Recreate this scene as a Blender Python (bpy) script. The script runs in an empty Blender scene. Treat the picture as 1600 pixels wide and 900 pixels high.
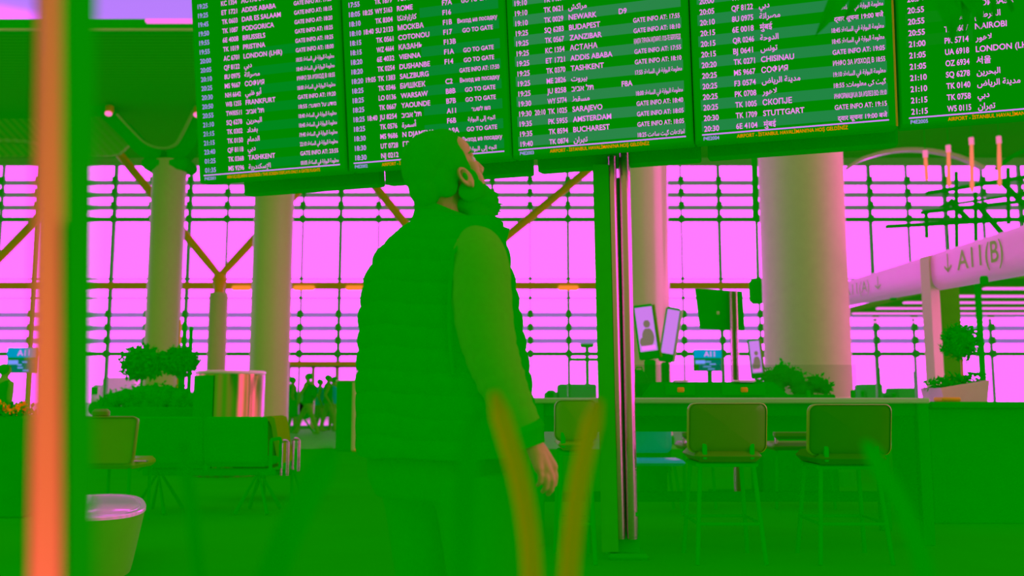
import bpy, bmesh, math, random, unicodedata
import numpy as np
from mathutils import Vector, Matrix, noise

# ------------------------------------------------------------------ camera, sky, lights, exposure
sc = bpy.context.scene
COL = sc.collection
F, PITCH, HCAM = 1450.0, 0.119, 1.0
cam_d = bpy.data.cameras.new('camera')
cam = bpy.data.objects.new('camera', cam_d)
COL.objects.link(cam)
cam_d.sensor_width = 36.0
cam_d.lens = F / 1600 * 36.0
cam_d.clip_start, cam_d.clip_end = 0.05, 500
cam.location = (0, 0, HCAM)
cam.rotation_euler = (math.pi / 2 + PITCH, 0, 0)
cam_d.dof.use_dof = True
cam_d.dof.focus_distance = 4.2
cam_d.dof.aperture_fstop = cam_d.lens / 1000 / 0.013
sc.camera = cam

vs = sc.view_settings
sc.display_settings.display_device = 'sRGB'
vs.view_transform = 'Standard'
vs.look = 'None'
vs.exposure = 0.0
vs.gamma = 1.0
vs.use_curve_mapping = False
sc.cycles.max_bounces = 14
sc.cycles.diffuse_bounces = 8
sc.cycles.glossy_bounces = 4
sc.cycles.transparent_max_bounces = 24
sc.cycles.use_denoising = True

world = bpy.data.worlds.new('world')
sc.world = world
world.use_nodes = True
wn, wl = world.node_tree.nodes, world.node_tree.links
wn.clear()
w_out = wn.new('ShaderNodeOutputWorld')
w_bg = wn.new('ShaderNodeBackground')
w_tc = wn.new('ShaderNodeTexCoord')
w_sep = wn.new('ShaderNodeSeparateXYZ')
wl.new(w_tc.outputs['Generated'], w_sep.inputs[0])
w_ramp = wn.new('ShaderNodeValToRGB')            # sky over the apron: bright magenta haze low, lavender above
wl.new(w_sep.outputs['Z'], w_ramp.inputs[0])
cr = w_ramp.color_ramp
cr.elements[0].position, cr.elements[0].color = 0.0, (5.0, 0.20, 5.0, 1)
cr.elements[1].position, cr.elements[1].color = 0.31, (5.0, 0.20, 5.0, 1)
for p_, c_ in ((0.36, (0.50, 0.21, 1.0, 1)), (0.52, (0.36, 0.215, 0.8, 1)), (0.75, (1.2, 0.22, 1.2, 1))):
    e_ = cr.elements.new(p_)
    e_.color = c_
w_map = wn.new('ShaderNodeMapRange')
w_map.interpolation_type = 'SMOOTHSTEP'
w_map.inputs['From Min'].default_value = -0.35
w_map.inputs['From Max'].default_value = 0.55
wl.new(w_sep.outputs['Y'], w_map.inputs['Value'])
w_mix = wn.new('ShaderNodeMix')
w_mix.data_type = 'RGBA'
wl.new(w_map.outputs[0], w_mix.inputs[0])
w_mix.inputs[6].default_value = (0.25, 0.29, 0.055, 1)
wl.new(w_ramp.outputs[0], w_mix.inputs[7])
w_map2 = wn.new('ShaderNodeMapRange')            # bright sky on the far right side of the hall
w_map2.interpolation_type = 'SMOOTHSTEP'
w_map2.inputs['From Min'].default_value = 0.58
w_map2.inputs['From Max'].default_value = 0.85
wl.new(w_sep.outputs['X'], w_map2.inputs['Value'])
w_mix2 = wn.new('ShaderNodeMix')
w_mix2.data_type = 'RGBA'
wl.new(w_map2.outputs[0], w_mix2.inputs[0])
wl.new(w_mix.outputs[2], w_mix2.inputs[6])
w_mix2.inputs[7].default_value = (4.0, 0.21, 2.2, 1)
wl.new(w_mix2.outputs[2], w_bg.inputs['Color'])
w_bg.inputs['Strength'].default_value = 1.0
wl.new(w_bg.outputs[0], w_out.inputs[0])

# ------------------------------------------------------------------ helpers
CAMP = Vector((0, 0, HCAM))
FW = Vector((0, math.cos(PITCH), math.sin(PITCH)))
UPV = Vector((0, -math.sin(PITCH), math.cos(PITCH)))
def ray(px, py):
    return FW + Vector((1, 0, 0)) * ((px - 800) / F) - UPV * ((py - 450) / F)
def at(px, py, Y):
    d = ray(px, py)
    return CAMP + d * (Y / d.y)
def atz(px, py, z):
    d = ray(px, py)
    return CAMP + d * ((z - HCAM) / d.z)
def lin(*c):
    return tuple((v / 255 / 12.92) if v / 255 <= .04045 else ((v / 255 + .055) / 1.055) ** 2.4 for v in c)

MATS = {}
def mat(name, rgb, rough=0.7, spec=0.0, metal=0.0, emit=None, var=0.06, scale=8.0, bump=0.0, coat=0.0, stripes=None):
    if name in MATS:
        return MATS[name]
    m = bpy.data.materials.new(name)
    m.use_nodes = True
    n, l = m.node_tree.nodes, m.node_tree.links
    b = n['Principled BSDF']
    b.inputs['Roughness'].default_value = rough
    b.inputs['Specular IOR Level'].default_value = spec
    b.inputs['Metallic'].default_value = metal
    b.inputs['Coat Weight'].default_value = coat
    b.inputs['Coat Roughness'].default_value = 0.12
    tc = n.new('ShaderNodeTexCoord')
    nz = n.new('ShaderNodeTexNoise')
    nz.inputs['Scale'].default_value = scale
    nz.inputs['Detail'].default_value = 3
    l.new(tc.outputs['Object'], nz.inputs['Vector'])
    mx = n.new('ShaderNodeMix')
    mx.data_type = 'RGBA'
    l.new(nz.outputs['Fac'], mx.inputs[0])
    mx.inputs[6].default_value = (*[min(1, c * (1 - var)) for c in rgb], 1)
    mx.inputs[7].default_value = (*[min(.985, c * (1 + var)) for c in rgb], 1)
    src = mx.outputs[2]
    if stripes:                                   # perforated / ribbed sheet: fine parallel lines
        wv = n.new('ShaderNodeTexWave')
        wv.wave_type = 'BANDS'
        wv.bands_direction = stripes[0]
        wv.inputs['Scale'].default_value = stripes[1]
        l.new(tc.outputs['Object'], wv.inputs['Vector'])
        m2 = n.new('ShaderNodeMix')
        m2.data_type = 'RGBA'
        l.new(wv.outputs['Fac'], m2.inputs[0])
        l.new(src, m2.inputs[6])
        m2.inputs[7].default_value = (*stripes[2], 1)
        src = m2.outputs[2]
    l.new(src, b.inputs['Base Color'])
    if emit:
        b.inputs['Base Color'].default_value = (0, 0, 0, 1)
        l.remove(b.inputs['Base Color'].links[0])
        b.inputs['Emission Color'].default_value = (*emit, 1)
        b.inputs['Emission Strength'].default_value = 1.0
    if bump:
        bp = n.new('ShaderNodeBump')
        bp.inputs['Strength'].default_value = bump
        bp.inputs['Distance'].default_value = 0.01
        l.new(nz.outputs['Fac'], bp.inputs['Height'])
        l.new(bp.outputs[0], b.inputs['Normal'])
    MATS[name] = m
    return m

def glass_mat(name, tint, refl):
    if name in MATS:
        return MATS[name]
    m = bpy.data.materials.new(name)
    m.use_nodes = True
    n, l = m.node_tree.nodes, m.node_tree.links
    n.clear()
    o = n.new('ShaderNodeOutputMaterial')
    t = n.new('ShaderNodeBsdfTransparent')
    t.inputs[0].default_value = (*tint, 1)
    g = n.new('ShaderNodeBsdfGlossy')
    g.inputs['Roughness'].default_value = 0.02
    f = n.new('ShaderNodeFresnel')
    f.inputs[0].default_value = 1.25
    mu = n.new('ShaderNodeMath')
    mu.operation = 'MULTIPLY'
    mu.inputs[1].default_value = refl
    l.new(f.outputs[0], mu.inputs[0])
    x = n.new('ShaderNodeMixShader')
    l.new(mu.outputs[0], x.inputs[0])
    l.new(t.outputs[0], x.inputs[1])
    l.new(g.outputs[0], x.inputs[2])
    l.new(x.outputs[0], o.inputs[0])
    MATS[name] = m
    return m

def frosted(name, rgb, f_):
    if name in MATS:
        return MATS[name]
    m = bpy.data.materials.new(name)
    m.use_nodes = True
    n, l = m.node_tree.nodes, m.node_tree.links
    n.clear()
    o = n.new('ShaderNodeOutputMaterial')
    d = n.new('ShaderNodeBsdfDiffuse')
    t = n.new('ShaderNodeBsdfTranslucent')
    nz = n.new('ShaderNodeTexNoise')
    nz.inputs['Scale'].default_value = 3
    mx = n.new('ShaderNodeMix')
    mx.data_type = 'RGBA'
    l.new(nz.outputs['Fac'], mx.inputs[0])
    mx.inputs[6].default_value = (*[c * .9 for c in rgb], 1)
    mx.inputs[7].default_value = (*[c * 1.1 for c in rgb], 1)
    for q in (d, t):
        l.new(mx.outputs[2], q.inputs['Color'])
    x = n.new('ShaderNodeMixShader')
    x.inputs[0].default_value = f_
    l.new(d.outputs[0], x.inputs[1])
    l.new(t.outputs[0], x.inputs[2])
    l.new(x.outputs[0], o.inputs[0])
    MATS[name] = m
    return m

class B:
    """collects world-space geometry for one mesh"""
    def __init__(s):
        s.v, s.f = [], []
    def add(s, vs_, fs_):
        k = len(s.v)
        s.v += [tuple(v) for v in vs_]
        s.f += [tuple(i + k for i in f) for f in fs_]
        return s
    def rings(s, rs, cap0=True, cap1=True, closed=True):
        n = len(rs[0])
        vs_ = [p for r in rs for p in r]
        fs_ = []
        for i in range(len(rs) - 1):
            for j in range(n if closed else n - 1):
                k = (j + 1) % n
                fs_.append((i * n + j, i * n + k, (i + 1) * n + k, (i + 1) * n + j))
        if cap0:
            fs_.append(tuple(range(n - 1, -1, -1)))
        if cap1:
            fs_.append(tuple((len(rs) - 1) * n + j for j in range(n)))
        return s.add(vs_, fs_)
    def box(s, c, size, r=0.0, M=None):
        """box with rounded vertical edges and chamfered rims; c its centre; M a 3x3 rotation"""
        c = Vector(c)
        hx, hy, hz = size[0] / 2, size[1] / 2, size[2] / 2
        r = min(r, hx * .98, hy * .98, hz * .98)
        rs = []
        lv = [(-hz, r), (-hz + r, 0), (hz - r, 0), (hz, r)] if r > 0 else [(-hz, 0), (hz, 0)]
        for z, ins in lv:
            ring = []
            for (sx, sy, a0) in ((1, 1, 0), (-1, 1, 90), (-1, -1, 180), (1, -1, 270)):
                for k in range(4 if r > 0 else 1):
                    a = math.radians(a0 + (k * 30 if r > 0 else 45))
                    rr = max(r - ins, 0) if r > 0 else 0
                    p = Vector((sx * (hx - r) + rr * math.cos(a), sy * (hy - r) + rr * math.sin(a), z))
                    ring.append(c + (M @ p if M else p))
            rs.append(ring)
        return s.rings(rs)
    def tube(s, pts, rad, seg=12, ell=None):
        pts = [Vector(p) for p in pts]
        rs = []
        up = None
        for i, p in enumerate(pts):
            d = (pts[min(i + 1, len(pts) - 1)] - pts[max(i - 1, 0)]).normalized()
            if up is None:
                up = d.orthogonal().normalized()
            a = (up - d * up.dot(d)).normalized()
            up = a
            b = d.cross(a)
            r = rad[i] if hasattr(rad, '__len__') else rad
            rs.append([p + a * (r * math.cos(2 * math.pi * k / seg)) + b * (r * math.sin(2 * math.pi * k / seg)) for k in range(seg)])
        return s.rings(rs)
    def lathe(s, c, prof, seg=32, sx=1, sy=1):
        c = Vector(c)
        rs = [[c + Vector((r * sx * math.cos(2 * math.pi * k / seg), r * sy * math.sin(2 * math.pi * k / seg), z)) for k in range(seg)] for r, z in prof]
        return s.rings(rs)
    def ell(s, c, rad, M=None, nu=20, nv=12):
        c = Vector(c)
        rs = []
        for i in range(1, nv):
            t = math.pi * i / nv
            ring = []
            for k in range(nu):
                a = 2 * math.pi * k / nu
                p = Vector((rad[0] * math.sin(t) * math.cos(a), rad[1] * math.sin(t) * math.sin(a), -rad[2] * math.cos(t)))
                ring.append(c + (M @ p if M else p))
            rs.append(ring)
        return s.rings(rs)
    def bar(s, p, q, w, h):
        """rectangular bar from p to q; h measured along z as far as possible"""
        p, q = Vector(p), Vector(q)
        d = (q - p).normalized()
        sdx = d.cross(Vector((0, 0, 1)))
        if sdx.length < 1e-4:
            sdx = Vector((1, 0, 0))
        sdx.normalize()
        u = sdx.cross(d)
        rs = [[o + sdx * (a * w / 2) + u * (b * h / 2) for a, b in ((1, 1), (-1, 1), (-1, -1), (1, -1))] for o in (p, q)]
        return s.rings(rs)
    def slab(s, poly, off):
        off = Vector(off)
        return s.rings([[Vector(p) for p in poly], [Vector(p) + off for p in poly]])

BASE = {}
def finish(name, b, m, parent=None, smooth=True, base=None, fix=True, angle=35):
    me = bpy.data.meshes.new(name)
    org = BASE[parent.name] if parent else Vector(base if base is not None else (0, 0, 0))
    me.from_pydata([(v[0] - org[0], v[1] - org[1], v[2] - org[2]) for v in b.v], [], b.f)
    if fix:
        bm = bmesh.new()
        bm.from_mesh(me)
        bmesh.ops.recalc_face_normals(bm, faces=bm.faces)
        bm.to_mesh(me)
        bm.free()
    if smooth:
        me.polygons.foreach_set('use_smooth', [True] * len(me.polygons))
        me.set_sharp_from_angle(angle=math.radians(angle))
    me.materials.append(m)
    o = bpy.data.objects.new(name, me)
    COL.objects.link(o)
    if parent:
        o.parent = parent
    else:
        o.location = org
    BASE[o.name] = org
    return o
def tag(o, label, cat, group=None):
    o['label'], o['category'] = label, cat
    if group:
        o['group'] = group
    return o
def thing(name, label, cat, loc, group=None):
    o = bpy.data.objects.new(name, None)
    o.empty_display_size = 0.1
    COL.objects.link(o)
    o.location = loc
    BASE[o.name] = Vector(loc)
    return tag(o, label, cat, group)
def single(name, b, m, label, cat, base, group=None, **k):
    return tag(finish(name, b, m, base=base, **k), label, cat, group)
def struct(name, b, m, parent=None, **k):
    o = finish(name, b, m, parent, **k)
    if not parent:
        o['kind'] = 'structure'
    return o
def remesh(o, voxel, smooth=4):
    """fuse the overlapping shells of o into one continuous surface"""
    r = o.modifiers.new('fuse', 'REMESH')
    r.mode = 'VOXEL'
    r.voxel_size = voxel
    if smooth:
        s_ = o.modifiers.new('smooth', 'SMOOTH')
        s_.iterations = smooth
        s_.factor = .5
    dg = bpy.context.evaluated_depsgraph_get()
    me = bpy.data.meshes.new_from_object(o.evaluated_get(dg))
    o.modifiers.clear()
    old = o.data
    o.data = me
    bpy.data.meshes.remove(old)
    me.polygons.foreach_set('use_smooth', [True] * len(me.polygons))
    return o
def caps(b, pts, rad, seg=14):
    """tapered limb with round joints"""
    b.tube(pts, rad, seg)
    for p, r in zip(pts, rad):
        b.ell(p, (r, r, r), nu=seg, nv=8)

G = .95
# materials: the hall's own colours (green-dark fittings, warm buff columns, orange leather)
m_floor = mat('polished_floor', (.05, G, .004), rough=.7, spec=.006, var=.05, scale=.6)
m_ceil = mat('perforated_ceiling', (.02, .86, .0), stripes=('Y', 1.6, (.05, .93, .012)))
m_vault = mat('vault_panel', (.30, .9, .10), stripes=('DIAGONAL', 2.4, (.42, .92, .2)))
m_dark = mat('dark_painted_steel', (.003, .93, .001), rough=.6)
m_black = mat('black_plastic', (.0, .86, .0), rough=.5)
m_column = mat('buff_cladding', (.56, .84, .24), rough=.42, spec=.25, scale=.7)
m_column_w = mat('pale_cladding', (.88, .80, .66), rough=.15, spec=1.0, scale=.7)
m_mull = mat('grey_green_aluminium', (.03, .9, .035), rough=.5, spec=.1)
m_louv = frosted('pale_louvre', (.40, .97, .42), .5)
m_louv2 = frosted('lavender_louvre', (.66, .95, .88), .5)
m_brown = mat('orange_brown_steel', (.85, .62, .0), rough=.4, spec=.2)
m_chrome = mat('polished_chrome', (1.0, .55, .85), rough=.24, metal=1.0, var=.02)
m_glass = glass_mat('clear_glass', (.99, .99, .99), .25)
m_tint = glass_mat('tinted_glass', (.86, .92, .86), .6)
m_white = mat('white_laminate', (.88, .93, .75), rough=.35, spec=.3)
m_leaf = mat('dark_leaf', (.0, .9, .0), rough=.7, var=.1, scale=30)
m_leather = mat('brown_leather', (.095, .50, .0), rough=.45, spec=.25)
m_trim = mat('orange_piping', (.26, .72, .0), rough=.4, spec=.2)
m_grnfab = mat('green_fabric', (.0, .97, .0), rough=.9)
m_screen = mat('screen_face', (0, 0, 0), emit=(0, .240, 0))

# ------------------------------------------------------------------ the setting
YW = 32.0
YF = 19.0                                          # carpet in the seating area, polished stone along the windows
struct('floor', B().box((0, (YF - 28) / 2, -.1), (90, YF + 28, .2)), mat('green_carpet', (.004, .97, .0), rough=.95, var=.07, scale=1.5), smooth=False)
struct('floor_stone', B().box((0, (YF + YW) / 2, -.1), (90, YW - YF, .2)), m_floor, smooth=False)
m_apron = mat('pale_apron', (.98, .80, .98), rough=.6, spec=1.0)
struct('trim_1', B().box((0, YW + 110, -.16), (500, 220 - .3, .2)), m_apron, smooth=False)
bpy.data.objects['trim_1'].name = 'apron_ground'

ZC = 9.4
YC = atz(800, 48, ZC).y
struct('ceiling', B().box((0, (YC + YW) / 2, ZC + .06), (90, YW - YC, .12)), m_ceil, smooth=False)
e = B().box((0, YC - .16, ZC + .03), (90, .3, .24))
struct('trim_1', e, m_dark, smooth=False)
struct('trim_2', B().box((0, YC - .34, ZC - .12), (90, .06, .05)), mat('pale_trim', (.4, .9, .2)), smooth=False)

# the window wall
win = bpy.data.objects.new('window_1', None)
COL.objects.link(win)
win.location = (0, YW, 0)
BASE['window_1'] = Vector((0, YW, 0))
win['kind'] = 'structure'
def zw(py):
    return at(800, py, YW).z
X0, X1 = -24, 24
sp = (at(532, 400, YW).x - at(295, 400, YW).x) / 4
xm0 = at(295, 400, YW).x
k = -14
i = 0
while True:
    x = xm0 + k * sp
    if x > X1:
        break
    w = .10 if k % 2 == 0 else .05
    mb = B().box((x, YW - .05, ZC / 2), (w, .16, ZC))
    for py in (283, 302, 322, 343, 491, 512, 532, 553):
        mb.box((x, YW - .13, zw(py)), (.2, .16, .26), .03)
    for py in (436, 466):
        mb.box((x, YW - .1, zw(py)), (.12, .1, .12), .02)
    finish('mullion', mb, m_mull, win)
    k += 1
for py, hh, mm in ((343, .15, m_mull), (436, .045, m_mull), (466, .045, m_mull), (553, .14, m_mull), (249, .10, m_mull)):
    finish('transom', B().box((0, YW, zw(py)), (X1 - X0, .14, hh)), mm, win, smooth=False)
for py in (283, 302, 322):
    finish('louvre_blade', B().box((0, YW + .28, zw(py)), (X1 - X0, .015, .18)), m_louv, win, smooth=False)
for py in (491, 512, 532):
    finish('louvre_blade', B().box((0, YW + .28, zw(py)), (X1 - X0, .015, .18)), m_louv2, win, smooth=False)
finish('rail', B().box((0, YW - .45, zw(449)), (X1 - X0, .24, .22)), m_brown, win, smooth=False)
finish('pane', B().box((0, YW + .06, ZC / 2), (X1 - X0, .012, ZC)), m_glass, win, smooth=False)
finish('head_panel', B().box((0, YW - .12, ZC - .12), (X1 - X0, .2, .26)), mat('soffit_trim', (.3, .9, .22)), win, smooth=False)
struct('trim_3', B().box((0, YW - .05, .05), (X1 - X0, .2, .1)), m_mull, smooth=False)
# doors at the foot of the window wall
n_d = 1
for px0, px1 in ((452, 490), (490, 527), (527, 560)):
    x0, x1 = at(px0, 640, YW).x, at(px1, 640, YW).x
    d = bpy.data.objects.new('door_%d' % n_d, None)
    COL.objects.link(d)
    d.location = ((x0 + x1) / 2, YW - .2, 0)
    BASE[d.name] = Vector(d.location)
    d['kind'] = 'structure'
    fb = B()
    for x in (x0 + .03, x1 - .03):
        fb.box((x, YW - .2, 1.05), (.06, .07, 2.1))
    fb.box(((x0 + x1) / 2, YW - .2, 2.09), (x1 - x0, .07, .08))
    finish('door_frame', fb, m_column, d, smooth=False)
    finish('door_pane', B().box(((x0 + x1) / 2, YW - .2, 1.05), (x1 - x0 - .1, .012, 2.0)), m_glass, d, smooth=False)
    n_d += 1
struct('trim_4', B().box(((at(452, 640, YW).x + at(560, 640, YW).x) / 2, YW - .25, 2.2), (at(560, 640, YW).x - at(452, 640, YW).x + .3, .3, .14)), m_brown, smooth=False)

# ------------------------------------------------------------------ round columns
def column(px0, px1, py, Y, mm, label, top=None, group=None):
    a, b_ = at(px0, py, Y), at(px1, py, Y)
    r = (b_.x - a.x) / 2
    x = (a.x + b_.x) / 2
    h = top or ZC
    t = thing('column', label, 'column', (x, Y, 0), group)
    finish('shaft', B().lathe((x, Y, 0), [(r, 0.02), (r, h * .4), (r, h)], 64), mm, t)
    finish('base_ring', B().lathe((x, Y, 0), [(r * 1.06, 0), (r * 1.06, .16), (r * 1.0, .2)], 64), m_dark, t)
    return x, Y, r
c1 = column(231, 283, 450, 26.0, m_column, 'buff round column behind the two small ball-topped trees', top=7.75)
c2 = column(394, 455, 450, 24.0, m_column, 'buff round column between the metal drum and the glass doors')
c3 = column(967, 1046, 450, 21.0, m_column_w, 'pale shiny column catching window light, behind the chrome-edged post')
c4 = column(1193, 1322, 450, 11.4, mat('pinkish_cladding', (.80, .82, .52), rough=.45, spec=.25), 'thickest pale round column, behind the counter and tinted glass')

# trumpet capital of the first column: two sweeping ribs
YV = 26.0
t = thing('column_capital', 'dark sweeping ribs flaring from the column top to the ceiling', 'capital', (c1[0], YV, 7.6))
def band(pts, w, Y, d):
    """a curved flat rib through the picture points, w pixels wide, d metres deep"""
    P = [Vector((x, y)) for x, y in pts]
    a, c = [], []
    for i_, p in enumerate(P):
        dd = (P[min(i_ + 1, len(P) - 1)] - P[max(i_ - 1, 0)]).normalized()
        n_ = Vector((-dd.y, dd.x)) * w / 2
        a.append(p + n_)
        c.append(p - n_)
    return [[at(*u, Y), at(*v, Y), at(*v, Y) + Vector((0, d, 0)), at(*u, Y) + Vector((0, d, 0))] for u, v in zip(a, c)]
def spline(pts, n=6):
    P = [Vector(p) for p in pts]
    out = []
    for i_ in range(len(P) - 1):
        p0, p1, p2, p3 = P[max(i_ - 1, 0)], P[i_], P[i_ + 1], P[min(i_ + 2, len(P) - 1)]
        for k_ in range(n):
            s_ = k_ / n
            out.append(.5 * ((2 * p1) + (p2 - p0) * s_ + (2 * p0 - 5 * p1 + 4 * p2 - p3) * s_ ** 2 + (3 * p1 - p0 - 3 * p2 + p3) * s_ ** 3))
    out.append(P[-1])
    return out
finish('rib', B().rings(band(spline([(250, 243), (222, 232), (196, 205), (168, 178), (140, 152), (100, 124), (62, 104), (0, 78), (-80, 60)]), 22, YV, .5)), m_dark, t)
finish('rib', B().rings(band(spline([(262, 243), (283, 236), (297, 216), (310, 180), (318, 140), (324, 90), (327, 56)]), 22, YV, .5)), m_dark, t)
finish('rib_edge', B().rings(band(spline([(182, 178), (206, 204), (228, 224), (252, 231), (272, 226), (284, 208), (296, 184), (308, 160)]), 3, YV - .1, .1)), mat('pale_trim', (.4, .9, .2)), t)
finish('vault_panel', B().slab([at(140, 160, 27), at(172, 188, 27), at(205, 222, 27), at(186, 240, 27), at(170, 243, 27), at(140, 243, 27)], (0, .15, 0)), m_vault, t, smooth=False)
finish('cap_block', B().box((c1[0], YV, 7.62), (1.35, .9, .34), .1), m_dark, t)
t = thing('ceiling_vault', 'ribbed ceiling vault sloping down at the far left edge', 'ceiling vault', at(-30, 230, 27.5))
finish('vault_panel', B().slab([at(-90, 95, 27.2), at(0, 150, 27.2), at(150, 235, 27.2), at(150, 243, 27.2), at(-90, 243, 27.2)], (0, .2, 0)), mat('vault_panel_dark', (.06, .9, .01), stripes=('DIAGONAL', 2.6, (.20, .93, .04))), t, smooth=False)
finish('vault_lip', B().rings(band(spline([(-90, 222), (0, 219), (40, 221), (75, 228)]), 5, 27.0, .15)), m_vault, t)
for px, py in ((171, 177), (309, 179)):
    p = at(px, py, 25.7)
    t = thing('spotlight', 'small lit spotlight on the ' + ('outer slope of the left ceiling rib' if px < 200 else 'ceiling rib beside the departure board'), 'spotlight', p, 'ceiling rib spotlights')
    finish('housing', B().lathe(p, [(.05, .0), (.11, .04), (.11, .2), (.05, .24)], 20), m_brown, t)
    finish('lamp', B().ell(p + Vector((0, -.06, -.03)), (.1, .1, .07)), mat('spot_glow', (0, 0, 0), emit=(1.6, .22, .7)), t)
p0, p1 = at(232, 39, YC - .2), at(330, 40, YC - .2)
single('linear_light', B().box((p0 + p1) / 2 + Vector((0, -.16, .03)), (p1.x - p0.x, .12, .09), .02), mat('tube_glow', (0, 0, 0), emit=(1.2, .19, .9)), 'pink strip light along the skylight edge beside the board', 'light', (p0 + p1) / 2)

# ------------------------------------------------------------------ tree-shaped struts
def strut(node, tips, Y, label, px_base=None):
    n_ = at(*node, Y)
    t = thing('branching_strut', label, 'strut', (n_.x, Y, 0))
    if px_base:
        r = (at(px_base[1], 500, Y).x - at(px_base[0], 500, Y).x) / 2
        zt = at(340, px_base[2], Y).z
        finish('pedestal', B().lathe((n_.x, Y, 0), [(r * 1.05, 0), (r * 1.05, .1), (r, .12), (r, zt - .12), (r * .96, zt - .1), (r * .96, zt)], 40), m_column, t)
        finish('neck', B().lathe((n_.x, Y, zt), [(.17, 0), (.16, .1), (.2, (n_.z - zt) * .6), (.24, (n_.z - zt) * .8), (.16, n_.z - zt + .08)], 24), m_brown, t)
    else:
        finish('pedestal', B().lathe((n_.x, Y, 0), [(.3, 0), (.3, n_.z - .7)], 40), m_column, t)
        finish('neck', B().lathe((n_.x, Y, n_.z - .7), [(.16, 0), (.2, .5), (.16, .75)], 24), m_brown, t)
    for tip in tips:
        q = at(*tip, Y)
        finish('branch', B().tube([n_, n_.lerp(q, .12), n_.lerp(q, .5), q], [.10, .125, .14, .13], 16), m_brown, t)
strut((343, 432), [(186, 240), (500, 262)], 29.5, 'forked strut on a short buff pedestal behind the metal drum', (328, 357, 458))
strut((706, 440), [(553, 250), (940, 248)], 29.5, 'forked strut whose arms spread out behind the bearded man')
strut((-52, 455), [(110, 290), (-220, 280)], 29.5, 'forked strut whose arm slants up at the far left edge')

# ------------------------------------------------------------------ departure board
AZ, TT, GG = .27599, .13538, .00581
PN = Vector((-math.sin(AZ) * math.cos(TT), -math.cos(AZ) * math.cos(TT), -math.sin(TT)))
R0 = Vector((math.cos(AZ), -math.sin(AZ), 0))
U0 = PN.cross(R0)
if U0.z < 0:
    U0 = -U0
PR = R0 * math.cos(GG) + U0 * math.sin(GG)
PU = U0 * math.cos(GG) - R0 * math.sin(GG)
PP = Vector((.6, 5.5, 2.7 + HCAM))
SROT = Matrix((PR, PU, PN)).transposed()        # local x = right, y = up, z = towards the viewer
def onp(s_, u_, w_=0.0):
    return PP + PR * s_ + PU * u_ + PN * w_
def pl(px, py, back=0.0):
    d = ray(px, py)
    o = PP - PN * back
    P = CAMP + d * ((o - CAMP).dot(PN) / d.dot(PN))
    q = P - PP
    return q.dot(PR), q.dot(PU)
LINE_U = -1.119
lefts = [pl(319, 274.5)[0], pl(553.3, 255.7)[0], pl(810.8, 233.5)[0], pl(1097.2, 211.1)[0], pl(1420.1, 186.5)[0]]
PITCH_S = (lefts[4] - lefts[0]) / 4
ROWP = .0643
LW = 1.06

# Arabic shaping (per letter presentation forms, laid out right to left)
AR = {}
for cp in list(range(0xFB50, 0xFBFF)) + list(range(0xFE80, 0xFEFD)):
    try:
        dec = unicodedata.decomposition(chr(cp)).split()
    except ValueError:
        continue
    if len(dec) == 2 and dec[0] in ('<isolated>', '<final>', '<initial>', '<medial>'):
        AR.setdefault(chr(int(dec[1], 16)), {})[dec[0][1:-1]] = chr(cp)
LAM = {'\u0627': ('\ufefb', '\ufefc'), '\u0623': ('\ufef7', '\ufef8'), '\u0625': ('\ufef9', '\ufefa')}
def shape_ar(word):
    out = []
    joined = False
    i_ = 0
    while i_ < len(word):
        c = word[i_]
        if c == '\u0644' and i_ + 1 < len(word) and word[i_ + 1] in LAM:
            out.append(LAM[word[i_ + 1]][1 if joined else 0])
            joined = False
            i_ += 2
            continue
        f = AR.get(c)
        if not f:
            out.append(c)
            joined = False
            i_ += 1
            continue
        nxt = word[i_ + 1] if i_ + 1 < len(word) else ''
        fwd = 'initial' in f and nxt in AR
        key = 'medial' if joined and fwd else 'final' if joined else 'initial' if fwd else 'isolated'
        out.append(f.get(key, f.get('isolated', c)))
        joined = fwd
        i_ += 1
    return ''.join(out)
def vis(t_):
    """a right-to-left phrase in the order it is drawn"""
    if any('\u0590' <= c <= '\u06ff' for c in t_):
        ws = t_.split(' ')
        return ' '.join((shape_ar(w)[::-1] if any('\u0590' <= c <= '\u06ff' for c in w) else w) for w in ws[::-1])
    return t_
TXT = {}
def text_mesh(s_):
    """outline of a piece of writing: (verts, faces, width, capital height)"""
    if s_ in TXT:
        return TXT[s_]
    cu = bpy.data.curves.new('writing', 'FONT')
    cu.body = s_
    cu.size = 1.0
    cu.resolution_u = 3
    cu.offset = .013 if len(s_) < 40 else .002
    o = bpy.data.objects.new('writing', cu)
    COL.objects.link(o)
    dg = bpy.context.evaluated_depsgraph_get()
    me = bpy.data.meshes.new_from_object(o.evaluated_get(dg))
    v = [tuple(x.co) for x in me.vertices]
    f = [tuple(p.vertices) for p in me.polygons]
    bpy.data.objects.remove(o)
    bpy.data.curves.remove(cu)
    bpy.data.meshes.remove(me)
    w = (min((x[0] for x in v), default=0), max((x[0] for x in v), default=1))
    TXT[s_] = (v, f, w)
    return TXT[s_]
def write(b, s_, x, y, size, fn, align='L', sx=.92, maxw=None):
    v, f, (a, c) = text_mesh(s_)
    kx = size * sx
    if maxw and (c - a) * kx > maxw:
        kx = maxw / (c - a)
    off = -a if align == 'L' else -c if align == 'R' else -(a + c) / 2
    b.add([fn(x + (q[0] + off) * kx, y + q[1] * size) for q in v], f)

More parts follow.
